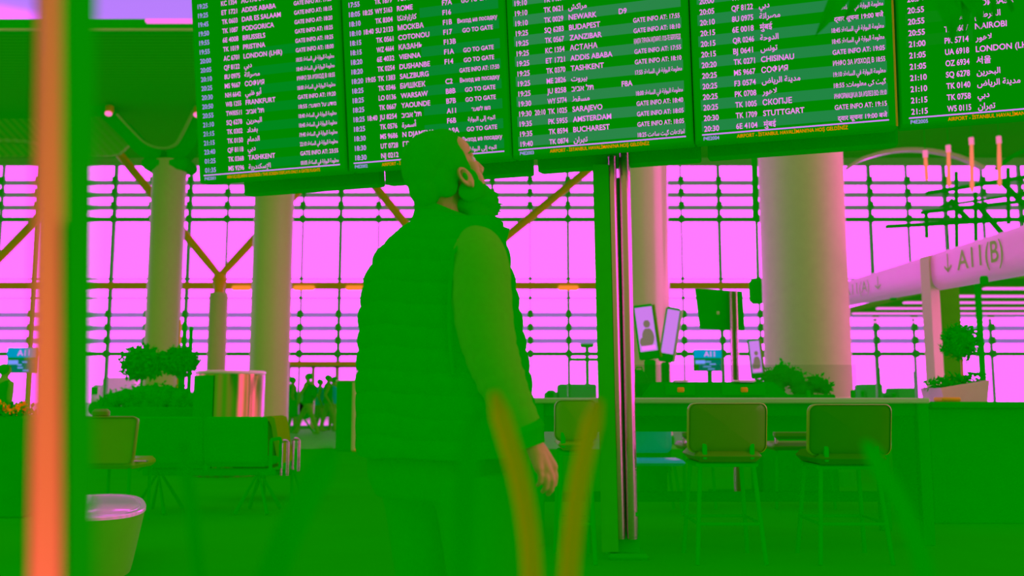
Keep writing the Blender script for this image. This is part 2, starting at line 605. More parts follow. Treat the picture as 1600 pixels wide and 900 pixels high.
gi = lambda h: 'GATE INFO AT: ' + h
ab = lambda h: 'معلومة البوابة في الساعة: ' + h
RU, GO, AGO = 'Выход на посадку', 'GO TO GATE', 'اتجه إلى البوابة'
DXB, MIS, AUH, TLV, BAH, BGW, DMM, ALX = 'دبي', 'مصراتة', 'أبو ظبي', 'תל אביב', 'البحرين', 'بغداد', 'الدمام', 'الإسكندرية'
RUH, LHE, THR = 'مدينة الرياض', 'لاهور', 'تهران'
SCR = [
 [('19:25', '', 'KC 1354', 'АСТАНА', '', ''), ('19:25', '', 'ET 1721', 'ADDIS ABABA', '', gi('17:25')), ('19:45', '', 'TK 0603', 'DAR ES SALAAM', '', gi('18:15')),
  ('19:50', '', 'TK 1087', 'PODGORICA', '', gi('18:20')), ('19:55', '', '6E 4008', 'BRUSSELS', '', gi('18:25')), ('19:55', '', 'TK 1019', 'PRISTINA', '', gi('18:25')),
  ('20:00', '', 'AC 6701', 'LONDON (LHR)', '', gi('18:00')), ('20:05', '', 'QF 8122', DXB, '', ab('18:35')), ('20:10', '', '8U 0975', MIS, '', ab('18:40')),
  ('20:25', '', 'MS 9667', 'СОФИЯ', '', 'ИНФО ЗА ИЗХОД В 18:55'), ('20:30', '', 'NH 6642', AUH, '', ab('18:00')), ('20:50', '', 'WB 1255', 'FRANKFURT', '', gi('19:20')),
  ('20:55', '', 'TWI0511', TLV, '', 'מידע על השער: 18:55'), ('21:10', '', 'SQ 6278', BAH, '', ab('18:40')), ('21:15', '', 'TK 0302', BGW, '', ab('18:45')), ('21:15', '', 'TK 0150', DMM, '', ab('19:45')),
  ('23:40', '', 'QF 8118', DXB, '', ab('22:10')), ('01:25', '', 'TK 0368', 'TASHKENT', '', gi('23:55')), ('01:35', '', 'MS 9296', ALX, '', ab('00:05'))],
 [('17:55', '', 'TK 1879', 'TUNIS', '', ''), ('18:05', '18:25', 'WY 5163', 'ROME', 'F7A', GO), ('18:10', '', 'TK 8304', 'كازابلانكا', 'F16', ''), ('18:10', '18:40', 'SU 2133', 'МОСКВА', 'F1B', RU),
  ('18:15', '', 'TK 0561', 'COTONOU', 'F17', GO), ('18:15', '', 'WZ 4664', 'КАЗАНЬ', 'F13B', ''), ('18:20', '', '6E 4032', 'VIENNA', 'F1A', GO), ('18:20', '', 'TK 0254', 'DUSHANBE', 'F14', GO),
  ('18:20', '19:05', 'TK 1383', 'SALZBURG', '', gi('17:50')), ('18:25', '', 'TK 0346', 'БИШКЕК', 'C2', RU), ('18:25', '', 'LO 0136', 'WARSAW', 'B8B', GO), ('18:25', '', 'TK 0667', 'YAOUNDE', 'B7B', GO),
  ('18:25', '18:40', 'JU 8254', TLV, 'A11', 'גשו לשער'), ('18:25', '', 'TK 0576', 'أسمرة', 'F6B', AGO), ('18:30', '', 'MS 9686', 'N DJAMENA', 'A9A', GO), ('18:30', '', 'UT 0728', 'ГРОЗНЫЙ', '', RU), ('18:30', '', 'NJ 0212', '', '', AGO)],
 [('19:10', '', 'TK 1407', '', '', ''), ('19:10', '', 'TK 0621', 'مراكش', '', ''), ('19:10', '', 'TK 0029', 'NEWARK', 'D9', ''), ('19:25', '', 'SQ 6283', 'BUDAPEST', '', gi('17:55')), ('19:25', '', 'TK 0567', 'ZANZIBAR', '', gi('18:10')),
  ('19:25', '', 'KC 1354', 'АСТАНА', '', 'ҚАҚПА ТУРАЛЫ АҚПАРАТ: 17:25-ТЕ БЕРІЛЕДІ'), ('19:25', '', 'ET 1721', 'ADDIS ABABA', '', gi('17:55')), ('19:25', '', 'TK 0370', 'TASHKENT', '', gi('18:10')), ('19:25', '', 'ME 2826', 'بيروت', '', ab('17:55')),
  ('19:25', '', 'JU 8258', TLV, 'F8A', ''), ('19:30', '', 'WY 5774', 'مسقط', '', ab('18:00')), ('19:30', '20:10', 'TK 1025', 'SARAJEVO', '', gi('18:40')), ('19:35', '', 'PK 5955', 'AMSTERDAM', '', gi('18:05')), ('19:35', '', 'TK 8594', 'BUCHAREST', '', gi('18:05')),
  ('19:40', '', 'TK 0874', THR, '', 'اطلاعات گيت ساعت 18:25')],
 [('20:00', '', 'TK 0790', '', '', ''), ('20:05', '', 'QF 8122', DXB, '', ''), ('20:10', '', '8U 0975', MIS, '', ab('18:40')), ('20:15', '', '6E 0018', 'मुंबई', '', 'द्वार सूचना 19:00 बजे'), ('20:15', '', 'QR 0246', 'الدوحة', '', ab('18:45')),
  ('20:15', '', 'BJ 0641', 'تونس', '', ab('18:45')), ('20:20', '', 'TK 0271', 'CHISINAU', '', gi('19:05')), ('20:25', '', 'MS 9667', 'СОФИЯ', '', 'ИНФО ЗА ИЗХОД В 18:55'), ('20:25', '', 'F3 0574', RUH, '', ab('19:10')),
  ('20:25', '', 'PK 0708', LHE, '', 'گيٹ کى معلومات: 18:55'), ('20:25', '', 'TK 1005', 'СКОПЈЕ', '', 'ИНФОРМАЦИЈА ЗА ИЗЛЕЗ ВО: 19:10'), ('20:30', '', 'TK 1709', 'STUTTGART', '', gi('19:15')), ('20:30', '', '6E 4104', 'मुंबई', '', 'द्वार सूचना 19:00 बजे')],
 [('20:50', '', 'TK 0661', '', '', ''), ('20:55', '', 'TK 0636', 'MOMBASA', '', ''), ('20:55', '', 'TK 0680', 'الخرطوم', '', ''), ('20:55', '', 'TK 0607', 'NAIROBI', '', ''), ('21:00', '', 'PK 5714', LHE, '', ''), ('21:05', '', 'UA 6918', 'LONDON (LHR)', '', ''), ('21:05', '', 'OZ 6934', '서울', '', ''),
  ('21:10', '', 'SQ 6278', BAH, '', ''), ('21:10', '', 'TK 0140', RUH, '', ''), ('21:15', '', 'TK 0758', DXB, '', ''), ('21:15', '', 'W5 0115', THR, '', '')],
]
WELCOME = "AIRPORT - İSTANBUL HAVALİMANI'NA HOŞ GELDİNİZ"
TICK = ['NIN UÇUŞLARINI GÖSTERİR / THIS SCREEN DISPLAYS ONLY A GATES FLIGHTS', WELCOME, WELCOME, WELCOME, WELCOME]
CODE = ['P4E2001', 'P4E2002', 'P4E2003', 'P4E2004', 'P4E2005']
m_txt = mat('letters_pink', (0, 0, 0), emit=(1.0, .235, 1.0))
m_txt_b = mat('letters_lavender', (0, 0, 0), emit=(.42, .24, .95))
m_txt_l = mat('letters_lilac', (0, 0, 0), emit=(.68, .22, 1.0))
m_tick = mat('ticker_orange', (0, 0, 0), emit=(1.0, .235, .0))
m_band = [mat('band_a', (0, 0, 0), emit=lin(0, 136, 28)), mat('band_b', (0, 0, 0), emit=lin(8, 134, 45)), mat('band_c', (0, 0, 0), emit=lin(42, 134, 72)),
          mat('band_d', (0, 0, 0), emit=lin(34, 134, 68)), mat('band_e', (0, 0, 0), emit=lin(8, 134, 12))]
where = ['leftmost', 'second from the left, partly hidden by the man\'s head', 'middle', 'fourth from the left, above the counter stools', 'rightmost, cut off by the frame edge']
first = ['19:25 KC 1354 to 01:35 MS 9296', '17:55 TK 1879 to 18:30 NJ 0212', '19:10 TK 0621 to 19:40 TK 0874', '20:05 QF 8122 to 20:30 6E 4104', '20:55 to 21:15 W5 0115']
SH = 1.98
for k in range(5):
    L = lefts[k]
    c = onp(L + LW / 2, LINE_U + SH / 2, 0)
    t = thing('departure_screen', ['leftmost departure screen, its last row reading 01:35 MS 9296', 'departure screen partly hidden by the bearded man\'s head',
              'middle departure screen with F8A and a last row of 19:40', 'departure screen ending 20:30 6E 4104, above the counter stools',
              'rightmost departure screen, ending 21:15 W5 0115 and cut by the frame'][k], 'screen', onp(L + LW / 2, LINE_U - .1, 0), 'departure screens of the board')
    u0, u1 = LINE_U - .052, LINE_U + SH
    hb = B().box(onp(L + LW / 2, (u0 + u1) / 2, -.072), (PITCH_S - .012, u1 - u0, .14), .012, SROT)
    finish('housing', hb, m_black, t)
    fb = B()
    finish('screen_panel', B().slab([onp(L - .035, u0 + .02, 0), onp(L + LW + .035, u0 + .02, 0), onp(L + LW + .035, u1 - .03, 0), onp(L - .035, u1 - .03, 0)], PN * .004), m_screen, t, smooth=False)
    bb = B()
    n = len(SCR[k])
    bx0 = (.42, .52, .0, .0, .0)[k]
    for r in range(0, 28, 2):
        y0 = LINE_U + .02 + r * ROWP
        if y0 + ROWP > u1 - .06:
            break
        if k == 0 and r > 12 or k == 4 and r not in (6, 8):
            continue
        bw = .35 if k == 4 else LW
        bb.slab([onp(L + bx0, y0, .0045), onp(L + bw, y0, .0045), onp(L + bw, y0 + ROWP, .0045), onp(L + bx0, y0 + ROWP, .0045)], PN * .0006)
    finish('row_band', bb, m_band[k], t, smooth=False)
    tb, tt = B(), B()
    fn = lambda x, y: onp(x, y, .0062)
    for i_, (tm, est, fl, ds, gt, st) in enumerate(SCR[k]):
        y = LINE_U + (.55 + (n - 1 - i_)) * ROWP - .0165
        write(tt, tm, L + .014, y, .047, fn, 'L', .86)
        if est:
            write(tb, est, L + .117, y, .047, fn, 'L', .86, .070)
        if fl:
            write(tb, fl, L + .203, y, .047, fn, 'L', .86, .124)
        if ds:
            write(tb, vis(ds), L + .362, y, .047, fn, 'L', .90)
        if gt:
            write(tb, gt, L + .68, y, .047, fn, 'L', .9)
        if st:
            foreign = any(ord(c) > 0x52f for c in st)
            sz = .040 if not foreign else .038
            if k == 1:
                write(tb, vis(st), L + .915, y, sz, fn, 'C', .86, .27)
            else:
                write(tb, vis(st), L + 1.052, y, sz, fn, 'R', .86, .285)
    finish('flight_lettering', tb, m_txt, t, smooth=False, fix=False)
    finish('time_lettering', tt, (m_txt_b, m_txt_l, m_txt, m_txt, m_txt)[k], t, smooth=False, fix=False)
    lb = B().slab([onp(L, LINE_U - .004, .005), onp(L + LW, LINE_U - .004, .005), onp(L + LW, LINE_U + .004, .005), onp(L, LINE_U + .004, .005)], PN * .001)
    finish('footer_line', lb, m_txt_l, t, smooth=False)
    kb = B()
    write(kb, TICK[k], L + (.19 if k == 0 else .205), LINE_U - .034, .030, fn, 'L', .92, .72 if k == 0 else .63)
    finish('ticker_lettering', kb, m_tick, t, smooth=False, fix=False)
    cb = B()
    write(cb, CODE[k], L + .008, LINE_U - .034, .030, fn, 'L', .9)
    finish('code_lettering', cb, m_txt_b, t, smooth=False, fix=False)

tr = bpy.data.objects['departure_screen.003']
ed = lefts[3] + LW + .042
finish('edge_trim', B().box(onp(ed, LINE_U + .42, .006), (.010, .92, .012), .002, SROT), m_brown, tr)

# rear-facing housings that hang a little lower behind the screens
BK = .34
names_r = ['dark rear housing hanging lowest, behind the leftmost departure screen', 'dark rear housing hanging behind the bearded man\'s head', 'dark rear housing ending at the chrome-edged post, under the middle screen', 'dark rear housing hanging over the counter stools']
for k, (a, b_) in enumerate((((380, 305), (591, 291)), ((601, 290), (828, 272)), ((840, 271), (1094, 250)), ((1106, 249), (1404, 227)))):
    s0, u0 = pl(*a, BK)
    s1, u1 = pl(*b_, BK)
    ub = (u0 + u1) / 2
    t = thing('rear_display', names_r[k], 'screen', onp((s0 + s1) / 2, ub, -BK), 'rear displays of the board')
    finish('housing', B().box(onp((s0 + s1) / 2, ub + 1.0, -BK - .07), (s1 - s0, 2.0, .14), .015, SROT), m_black, t)
    finish('bracket', B().box(onp((s0 + s1) / 2, ub + 1.2, -BK / 2 - .07), (.3, .3, BK - .14), .01, SROT), m_dark, t)
    finish('screen_panel', B().box(onp((s0 + s1) / 2, ub + 1.0, -BK - .143), (s1 - s0 - .06, 1.9, .006), 0, SROT), m_screen, t, smooth=False)
# carrying post with chrome edges
yp = 5.98
g0, g1 = at(933, 420, yp), at(987, 420, yp)
t = thing('board_post', 'dark steel post with two polished chrome edge tubes under the departure board', 'post', ((g0.x + g1.x) / 2, yp + .1, 0))
def px_lean(pa, pb, Y):
    return at(*pa, Y), at(*pb, Y)
a, b_ = px_lean((944, 245), (960, 842), yp)
zt = at(958, 276, yp).z
def col_at(p, q, z):
    f = (z - p.z) / (q.z - p.z)
    return p.lerp(q, f)
ctr0, ctr1 = col_at(at(952, 245, yp + .12), at(972, 842, yp + .12), 0.0), col_at(at(952, 245, yp + .12), at(972, 842, yp + .12), zt)
finish('core', B().bar(ctr0, ctr1, .17, .2), m_dark, t, smooth=False)
for (qa, qb), r in ((((956, 245), (970, 842)), .030), (((975, 235), (988, 842)), .037)):
    p, q = at(*qa, yp), at(*qb, yp)
    finish('chrome_tube', B().tube([q, q + (p - q) * .03, p, col_at(p, q, zt)], [r * .9, r, r, r], 20), m_chrome, t)
finish('side_fin', B().bar(col_at(at(938, 245, yp), at(953, 842, yp), .05), col_at(at(938, 245, yp), at(953, 842, yp), zt + .075), .05, .1), mat('brushed_bronze', (.015, .9, .0), rough=.6), t)
finish('collar', B().tube([at(989, 800, yp), at(989.3, 806, yp)], [.034, .034], 20), m_dark, t)
finish('foot', B().box((ctr0.x + .02, yp + .1, .02), (.26, .3, .04), .02), m_dark, t)

# ------------------------------------------------------------------ helpers for furniture and plants
rnd = random.Random(7)
def leaf_cloud(b, c, rad, n, size, inner=.55, box=False, flat=.0):
    """n small bent leaves spread over an ellipsoid or a box"""
    c = Vector(c)
    for _ in range(n):
        if box:
            d = Vector((rnd.uniform(-1, 1), rnd.uniform(-1, 1), rnd.uniform(-1, 1)))
        else:
            d = Vector((rnd.gauss(0, 1), rnd.gauss(0, 1), rnd.gauss(0, 1))).normalized() * rnd.uniform(inner, 1.08)
        p = c + Vector((d.x * rad[0], d.y * rad[1], d.z * rad[2]))
        u = Vector((rnd.gauss(0, 1), rnd.gauss(0, 1), rnd.gauss(0, 1))).normalized()
        v = u.orthogonal().normalized()
        w = u.cross(v)
        s_ = size * rnd.uniform(.6, 1.3)
        b.add([p, p + u * s_ * .5 + v * s_ * .28, p + u * s_ + w * s_ * .12, p + u * s_ * .5 - v * s_ * .28], [(0, 1, 2), (0, 2, 3)])
def rounded_panel(b, M, w, h, th, bow, r=.06, n=12):
    """curved rounded-rectangle panel; M maps (x, z, depth) to the world"""
    prof = []
    for (sx, sy, a0) in ((1, 1, 0), (-1, 1, 90), (-1, -1, 180), (1, -1, 270)):
        for k_ in range(6):
            a = math.radians(a0 + k_ * 18)
            prof.append((sx * (w / 2 - r) + r * math.cos(a), sy * (h / 2 - r) + r * math.sin(a)))
    def ring(sc_, d):
        return [M(x * sc_, y * sc_, d + bow * (x * sc_ / (w / 2)) ** 2) for x, y in prof]
    # closed shell from nested rings, front and back
    rs = []
    for sc_ in (.02, .35, .7, .93, 1.0):
        rs.append(ring(sc_, th / 2 if sc_ < 1 else th * .2))
    for sc_ in (1.0, .93, .7, .35, .02):
        rs.append(ring(sc_, -th / 2 if sc_ < 1 else -th * .2))
    b.rings(rs)

# ------------------------------------------------------------------ bar counter on the right
YCT = 6.5
xa, xb = at(832, 622, YCT).x, at(1452, 622, YCT).x
t = thing('counter', 'long high green counter with a pink-edged thin top behind the two stools', 'counter', ((xa + xb) / 2, YCT + .4, 0))
zt_ = at(1100, 621.5, YCT).z
finish('worktop', B().box(((xa + xb) / 2, YCT + .42, zt_ - .02), (xb - xa, .86, .04), .008), mat('counter_top', (.30, .95, .25), rough=.25, spec=.5), t)
finish('apron', B().box(((xa + xb) / 2, YCT + .06, zt_ - .085), (xb - xa - .02, .05, .09), .006), m_black, t)
finish('front_panel', B().box(((xa + xb) / 2, YCT + .34, zt_ - .145), (xb - xa - .14, .04, .20), .006), m_grnfab, t)
finish('lower_rail', B().box(((xa + xb) / 2, YCT + .34, .30), (xb - xa - .14, .05, .07), .006), m_black, t)
for x in (xa + .04, xb - .04):
    for y in (YCT + .05, YCT + .78):
        finish('leg', B().box((x, y, zt_ / 2 - .02), (.08, .07, zt_ - .04), .008), m_grnfab, t)
# sockets console standing on the counter
q0, q1, q2, q3 = at(1003, 621, YCT + .3), at(1232, 621, YCT + .3), at(1206, 597, YCT + .3), at(1022, 597, YCT + .3)
t = thing('socket_console', 'low dark sloping-ended console standing on the long counter', 'console', ((q0.x + q1.x) / 2, YCT + .3, zt_))
zz = zt_
h_ = q2.z - zz
finish('body', B().slab([(q0.x, YCT + .22, zz), (q1.x, YCT + .22, zz), (q2.x, YCT + .26, zz + h_), (q3.x, YCT + .26, zz + h_)], (0, .16, 0)), m_black, t, smooth=False)
for p0_, p1_ in ((1040, 1086), (1128, 1196)):
    a, c_ = at(p0_, 610, YCT + .22), at(p1_, 610, YCT + .22)
    f_ = finish('socket_plate', B().box(((a.x + c_.x) / 2, YCT + .225, zz + h_ * .5), (c_.x - a.x, .03, h_ * .72), .006), m_grnfab, t)
    finish('socket', B().box(((a.x + c_.x) / 2, YCT + .205, zz + h_ * .5), (.05, .02, .035), .006), m_brown, f_)
    finish('reading_light', B().box(((a.x + c_.x) / 2 + .01, YCT + .25, zz + h_ * 1.06), ((c_.x - a.x) * .5, .08, .012), .004), m_white, t)

def stool(px0, px1, py0, py1, Y, label, mm=m_leather, edge=True):
    a, c_ = at(px0, py0, Y), at(px1, py1, Y)
    x, w = (a.x + c_.x) / 2, c_.x - a.x
    z0, z1 = c_.z, a.z
    t = thing('counter_stool', label, 'stool', (x, Y + .2, 0), 'stools along the counter')
    h = z1 - z0
    def M(u, v, d):
        return Vector((x + u, Y + .02 - d * 1 + .0 - .0, (z0 + z1) / 2 + v)) + Vector((0, -.05 * (v / h) + 0.05 * 0, 0))
    b = B()
    rounded_panel(b, M, w, h, .035, -.05, .045)
    back = finish('backrest', b, mm, t)
    b = B()
    pr = []
    for (sx, sy, a0) in ((1, 1, 0), (-1, 1, 90), (-1, -1, 180), (1, -1, 270)):
        for k_ in range(6):
            an = math.radians(a0 + k_ * 18)
            pr.append((sx * (w / 2 - .045) + .045 * math.cos(an), sy * (h / 2 - .045) + .045 * math.sin(an)))
    ring = [M(u, v, -.05 * (u / (w / 2)) ** 2) for u, v in pr]
    cc = M(0, 0, 0)
    rs = []
    for (k1, k2) in ((1.015, -.010), (1.015, .010), (.985, .022), (.985, -.022)):
        rs.append([cc + (p - cc) * k1 + Vector((0, k2, 0)) for p in ring])
    b.rings(rs + [rs[0]], cap0=False, cap1=False)
    finish('piping', b, m_trim if edge else mm, back)
    zs = z0 - .02
    finish('seat', B().box((x, Y + .26, zs), (w * .86, .46, .075), .035), mm, t)
    finish('seat_frame', B().box((x, Y + .26, zs - .055), (w * .8, .36, .03), .01), m_grnfab, t)
    for sx in (-1, 1):
        for sy in (0, 1):
            p = Vector((x + sx * w * .34, Y + .1 + sy * .32, zs - .06))
            q = Vector((x + sx * w * .43, Y + .03 + sy * .46, 0.0))
            finish('leg', B().tube([p, p.lerp(q, .5), q], .014, 10), m_grnfab, t)
    fr = [Vector((x + sx * w * .40, Y + .055 + sy * .41, .24)) for sx, sy in ((-1, 0), (1, 0), (1, 1), (-1, 1), (-1, 0))]
    finish('foot_ring', B().tube(fr, .010, 8), m_grnfab, t)
    for sx in (-1, 1):
        finish('back_support', B().box((x + sx * w * .3, Y + .06, z0 + .01), (.03, .05, .1), .008), m_grnfab, t)
    return t
stool(1077, 1203, 630, 708, 5.75, 'brown leather counter stool with orange piping, nearest the chrome-edged post')
stool(1266, 1400, 632, 712, 5.75, 'darker leather counter stool at the right end of the counter', mat('dark_leather', (.03, .54, .0), rough=.6))
stool(867, 934, 625, 690, 5.75, 'brown leather counter stool between the man\'s hand and the post', mat('worn_leather', (.15, .72, .0), rough=.5, spec=.15), False)
# seats on the far side of the counter, seen under it
for k, (px0, px1, lab) in enumerate(((994, 1062, 'pale teal shell chair seen under the counter beside the chrome-edged post'),)):
    Yt = 8.2
    a, c_ = at(px0, 675, Yt), at(px1, 712, Yt)
    x, w = (a.x + c_.x) / 2, c_.x - a.x
    t = thing('shell_chair', lab, 'chair', (x, Yt + .2, 0))
    b = B()
    rounded_panel(b, lambda u, v, d: Vector((x + u, Yt + .42 - d, (a.z + c_.z) / 2 + v + .06)), w * 1.05, (a.z - c_.z) + .12, .03, -.04, .06)
    finish('backrest', b, mat('teal_shell', (.0, .95, .32), rough=.4, spec=.2), t)
    finish('seat', B().box((x, Yt + .22, at(1000, 724, Yt).z), (w * 1.3, .42, .05), .024), mat('teal_rim', (.0, .95, .5), rough=.4, spec=.2), t)
    for sx in (-1, 1):
        for sy in (0, 1):
            finish('leg', B().tube([(x + sx * w * .4, Yt + .08 + sy * .3, at(1000, 727, Yt).z), (x + sx * w * .55, Yt + sy * .46, 0)], .013, 8), m_grnfab, t)
for k, (px0, px1) in enumerate(((1072, 1080), (1214, 1268))):
    Yt = 8.6
    a, c_ = at(px0 - 6, 674, Yt), at(px1 + 40, 690, Yt)
    x, w = (a.x + c_.x) / 2, c_.x - a.x
    t = thing('counter_chair', ('brown leather chair on the counter\'s far side, ' + ('seen left of the first stool' if k == 0 else 'seen between the two stools')), 'chair', (x, Yt + .2, 0))
    finish('armrest', B().box((x, Yt, (a.z + c_.z) / 2 + .02), (w, .08, .09), .03), m_leather, t)
    finish('seat', B().box((x, Yt + .25, a.z - .14), (w, .44, .07), .03), m_leather, t)
    for sx in (-1, 1):
        finish('leg', B().tube([(x + sx * w * .4, Yt + .1, a.z - .15), (x + sx * w * .46, Yt + .05, 0)], .014, 8), m_grnfab, t)
        finish('arm_post', B().box((x + sx * w * .44, Yt + .04, a.z - .07), (.02, .04, .10), .006), m_chrome, t)
# second counter run at the right edge
x0_, x1_ = at(1456, 640, 7.6).x, at(1720, 640, 7.6).x
zt2 = at(1500, 628, 7.6).z
t = thing('planter_counter', 'dark green cabinet at the right edge carrying the pale planter', 'cabinet', ((x0_ + x1_) / 2, 8.0, 0))
finish('body', B().box(((x0_ + x1_) / 2, 8.05, (zt2 - .05) / 2), (x1_ - x0_, .8, zt2 - .05), .01), m_grnfab, t)
finish('worktop', B().box(((x0_ + x1_) / 2, 8.02, zt2 - .025), (x1_ - x0_ + .02, .9, .05), .008), m_black, t)
p = at(1480, 625, 7.75)
single('wooden_tray', B().box((p.x + .0, 7.75, zt2 + .02), (.16, .16, .036), .01), m_brown, 'small orange-brown tray at the foot of the pale planter', 'tray', (p.x, 7.75, zt2))
# pale planter with a ball topiary
a, c_ = at(1470, 606, 7.9), at(1546, 594, 7.9)
t = thing('topiary_planter', 'pale pink tapered planter with a clipped ball tree on the right cabinet', 'planter', ((a.x + c_.x) / 2, 8.1, zt2))
bl, br = at(1476, 628, 7.9), at(1543, 628, 7.9)
b = B()
rs = []
for (l_, r_, zl, zr) in ((bl, br, zt2 + .001, zt2 + .001), (a, c_, a.z, c_.z), (a, c_, a.z, c_.z)):
    k_ = .0 if len(rs) < 2 else .012
    rs.append([Vector((l_.x + k_, 7.9 + k_, zl)), Vector((r_.x - k_, 7.9 + k_, zr)), Vector((r_.x - k_, 8.3 - k_, zr)), Vector((l_.x + k_, 8.3 - k_, zl))])
rs.append([v - Vector((0, 0, .04)) for v in rs[-1]])
b.rings(rs)
finish('pot', b, mat('pale_pink_pot', (.99, .70, .75), rough=.5, spec=.1), t, smooth=False)
b = B()
for i_ in range(9):
    f_ = i_ / 8
    leaf_cloud(b, (a.x + .03 + (c_.x - a.x - .06) * f_, 8.1, a.z + .02 + (c_.z - a.z) * f_), (.05, .17, .06), 55, .05)
finish('underplanting', b, m_leaf, t, smooth=False, fix=False)
tc_ = at(1500, 535, 8.1)
b = B()
leaf_cloud(b, tc_, (.155, .155, .155), 620, .05, .75)
b.ell(tc_, (.125, .125, .125))
finish('foliage', b, m_leaf, t, smooth=False, fix=False)
finish('stem', B().tube([(tc_.x + .0, 8.1, a.z - .02), (tc_.x + .006, 8.1, (a.z + tc_.z) / 2), tc_], .011, 8), m_brown, t)
# tinted glass screen on the far side of the counter, plants behind it
YG = YCT + .80
ga, gb = at(986, 570, YG), at(1336, 570, YG)
t = thing('glass_screen', 'tinted glass screen standing along the back edge of the long counter', 'glass screen', ((ga.x + gb.x) / 2, YG, zt_))
finish('pane', B().box(((ga.x + gb.x) / 2, YG, (ga.z + zt_) / 2 + .004), (gb.x - ga.x, .010, ga.z - zt_ - .008)), m_tint, t, smooth=False)
for px in (990, 1262, 1332):
    x = at(px, 600, YG).x
    finish('clamp', B().box((x, YG, zt_ + .03), (.03, .03, .06), .006), m_dark, t)
YB = 9.5
def trough(px0, px1, py, Y, label, lumps, name='plant_trough'):
    a, c_ = at(px0, py, Y), at(px1, py, Y)
    t = thing(name, label, 'planter', ((a.x + c_.x) / 2, Y + .25, 0))
    finish('trough', B().box(((a.x + c_.x) / 2, Y + .25, a.z / 2), (c_.x - a.x, .5, a.z), .015), m_black, t)
    b = B()
    for (px, py_, r) in lumps:
        q = at(px, py_, Y + .2)
        leaf_cloud(b, q, (r, r * .8, r), int(260 * max(r / .2, .6)), .055, .6)
        b.ell(q, (r * .85, r * .7, r * .85), nu=12, nv=8)
    finish('foliage', b, m_leaf, t, smooth=False, fix=False)
    return t
trough(1188, 1306, 616, YB + .4, 'dark bushy plants in a trough behind the tinted glass', [(1204, 590, .10), (1222, 584, .13), (1242, 592, .12), (1212, 606, .12), (1250, 608, .11), (1276, 598, .09), (1288, 606, .08), (1264, 610, .07)])
t = thing('backpack', 'dark rounded bag standing behind the glass next to the post', 'bag', at(1005, 620, YB) * 1 - Vector((0, 0, at(1005, 620, YB).z)))
q = at(1003, 600, YB)
finish('pedestal', B().box((q.x, YB, (q.z - .12) / 2), (.42, .4, q.z - .12), .02), m_black, t)
finish('bag_body', B().ell((q.x - .03, YB, q.z - .0), (.10, .1, .15)).ell((q.x + .08, YB, q.z - .08), (.16, .12, .10)), m_black, t)
finish('handle', B().tube([(q.x - .07, YB, q.z + .13), (q.x - .05, YB, q.z + .17), (q.x, YB, q.z + .17), (q.x + .01, YB, q.z + .13)], .008, 8), m_black, t)

# ------------------------------------------------------------------ screens and signs beyond the counter
m_cyan = mat('sign_cyan', (0, 0, 0), emit=lin(0, 150, 190))
m_sign_dk = mat('sign_dark', (0, 0, 0), emit=lin(0, 115, 85))
m_pinkl = mat('sign_pink', (0, 0, 0), emit=lin(240, 130, 255))
def advert(px0, px1, py0, py1, tilt, Y, label, lit=True):
    a, c_ = at((px0 + px1) / 2, py0, Y), at((px0 + px1) / 2, py1, Y)
    w = at(px1, py0, Y).x - at(px0, py0, Y).x
    h = a.z - c_.z
    x = a.x
    M = Matrix.Rotation(math.radians(tilt), 3, 'Y')
    zc = (a.z + c_.z) / 2
    t = thing('advert_totem', label, 'advert screen', (x, Y, 0))
    off = lambda u, v, d: Vector((x, Y, zc)) + M @ Vector((u, d, v))
    finish('case', B().box((x, Y, zc), (w, .1, h), .02, M), m_black, t)
    finish('edge_strip', B().box(off(w / 2 + .015, 0, .0), (.03, .12, h * .96), .008, M), m_trim if lit else m_white, t)
    sb = B().box(off(0, h * .05, -.052), (w * .86, .006, h * .8), 0, M)
    s_ = finish('screen', sb, mat('advert_lilac', (0, 0, 0), emit=lin(205, 125, 235)), t, smooth=False)
    if lit:
        pb = B()
        pb.ell(off(.06 * w, h * .14, -.056), (w * .17, .004, w * .2), M, 14, 8)
        pb.ell(off(.05 * w, -h * .1, -.056), (w * .3, .004, h * .17), M, 14, 8)
        pb.ell(off(-.2 * w, -h * .18, -.056), (w * .2, .004, h * .09), M, 14, 8)
        finish('picture_figure', pb, mat('advert_figure', (0, 0, 0), emit=lin(120, 110, 90)), s_)
        finish('picture_caption', B().box(off(0, -h * .29, -.056), (w * .7, .006, h * .08), 0, M), mat('advert_white', (0, 0, 0), emit=lin(255, 125, 255)), s_, smooth=False)
    finish('plinth', B().box((x + math.sin(math.radians(-tilt)) * h * .5, Y, (zc - h / 2) / 2), (w * .55, .1, zc - h / 2), .02), m_black, t)
advert(993, 1024, 476, 562, -7, 12.5, 'lit portrait advert screen leaning just right of the chrome-edged post')
advert(1034, 1056, 480, 566, 10, 13.0, 'blank lilac advert screen leaning right, between the post and the monitor', False)
advert(1170, 1188, 530, 592, -5, 15.0, 'small lit advert screen against the thickest column')
# dark monitor seen from behind on a chrome pole
Ym = 10.0
a, c_ = at(1092, 452, Ym), at(1160, 514, Ym)
t = thing('monitor', 'dark square monitor back on a striped chrome pole beyond the counter', 'monitor', (at(1147, 600, Ym).x, Ym + .1, 0))
P4 = [at(1088, 451, Ym), at(1160, 455, Ym), at(1164, 516, Ym), at(1096, 513, Ym)]
cas = finish('case', B().slab(P4, (0, .09, 0)), m_black, t, smooth=False)
finish('maker_plate', B().box(at(1122, 489, Ym - .01), (.03, .01, .035), .003), m_pinkl and m_white, cas)
xp = at(1147, 500, Ym - .1).x
zpt = at(1147, 456, Ym).z
finish('pole', B().box((xp, Ym - .06, zpt / 2), (.075, .05, zpt), .01), m_leather, t)
for sx in (-1, 1):
    finish('pole_edge', B().tube([(xp + sx * .028, Ym - .1, .02), (xp + sx * .028, Ym - .1, zpt)], .010, 10), m_chrome, t)
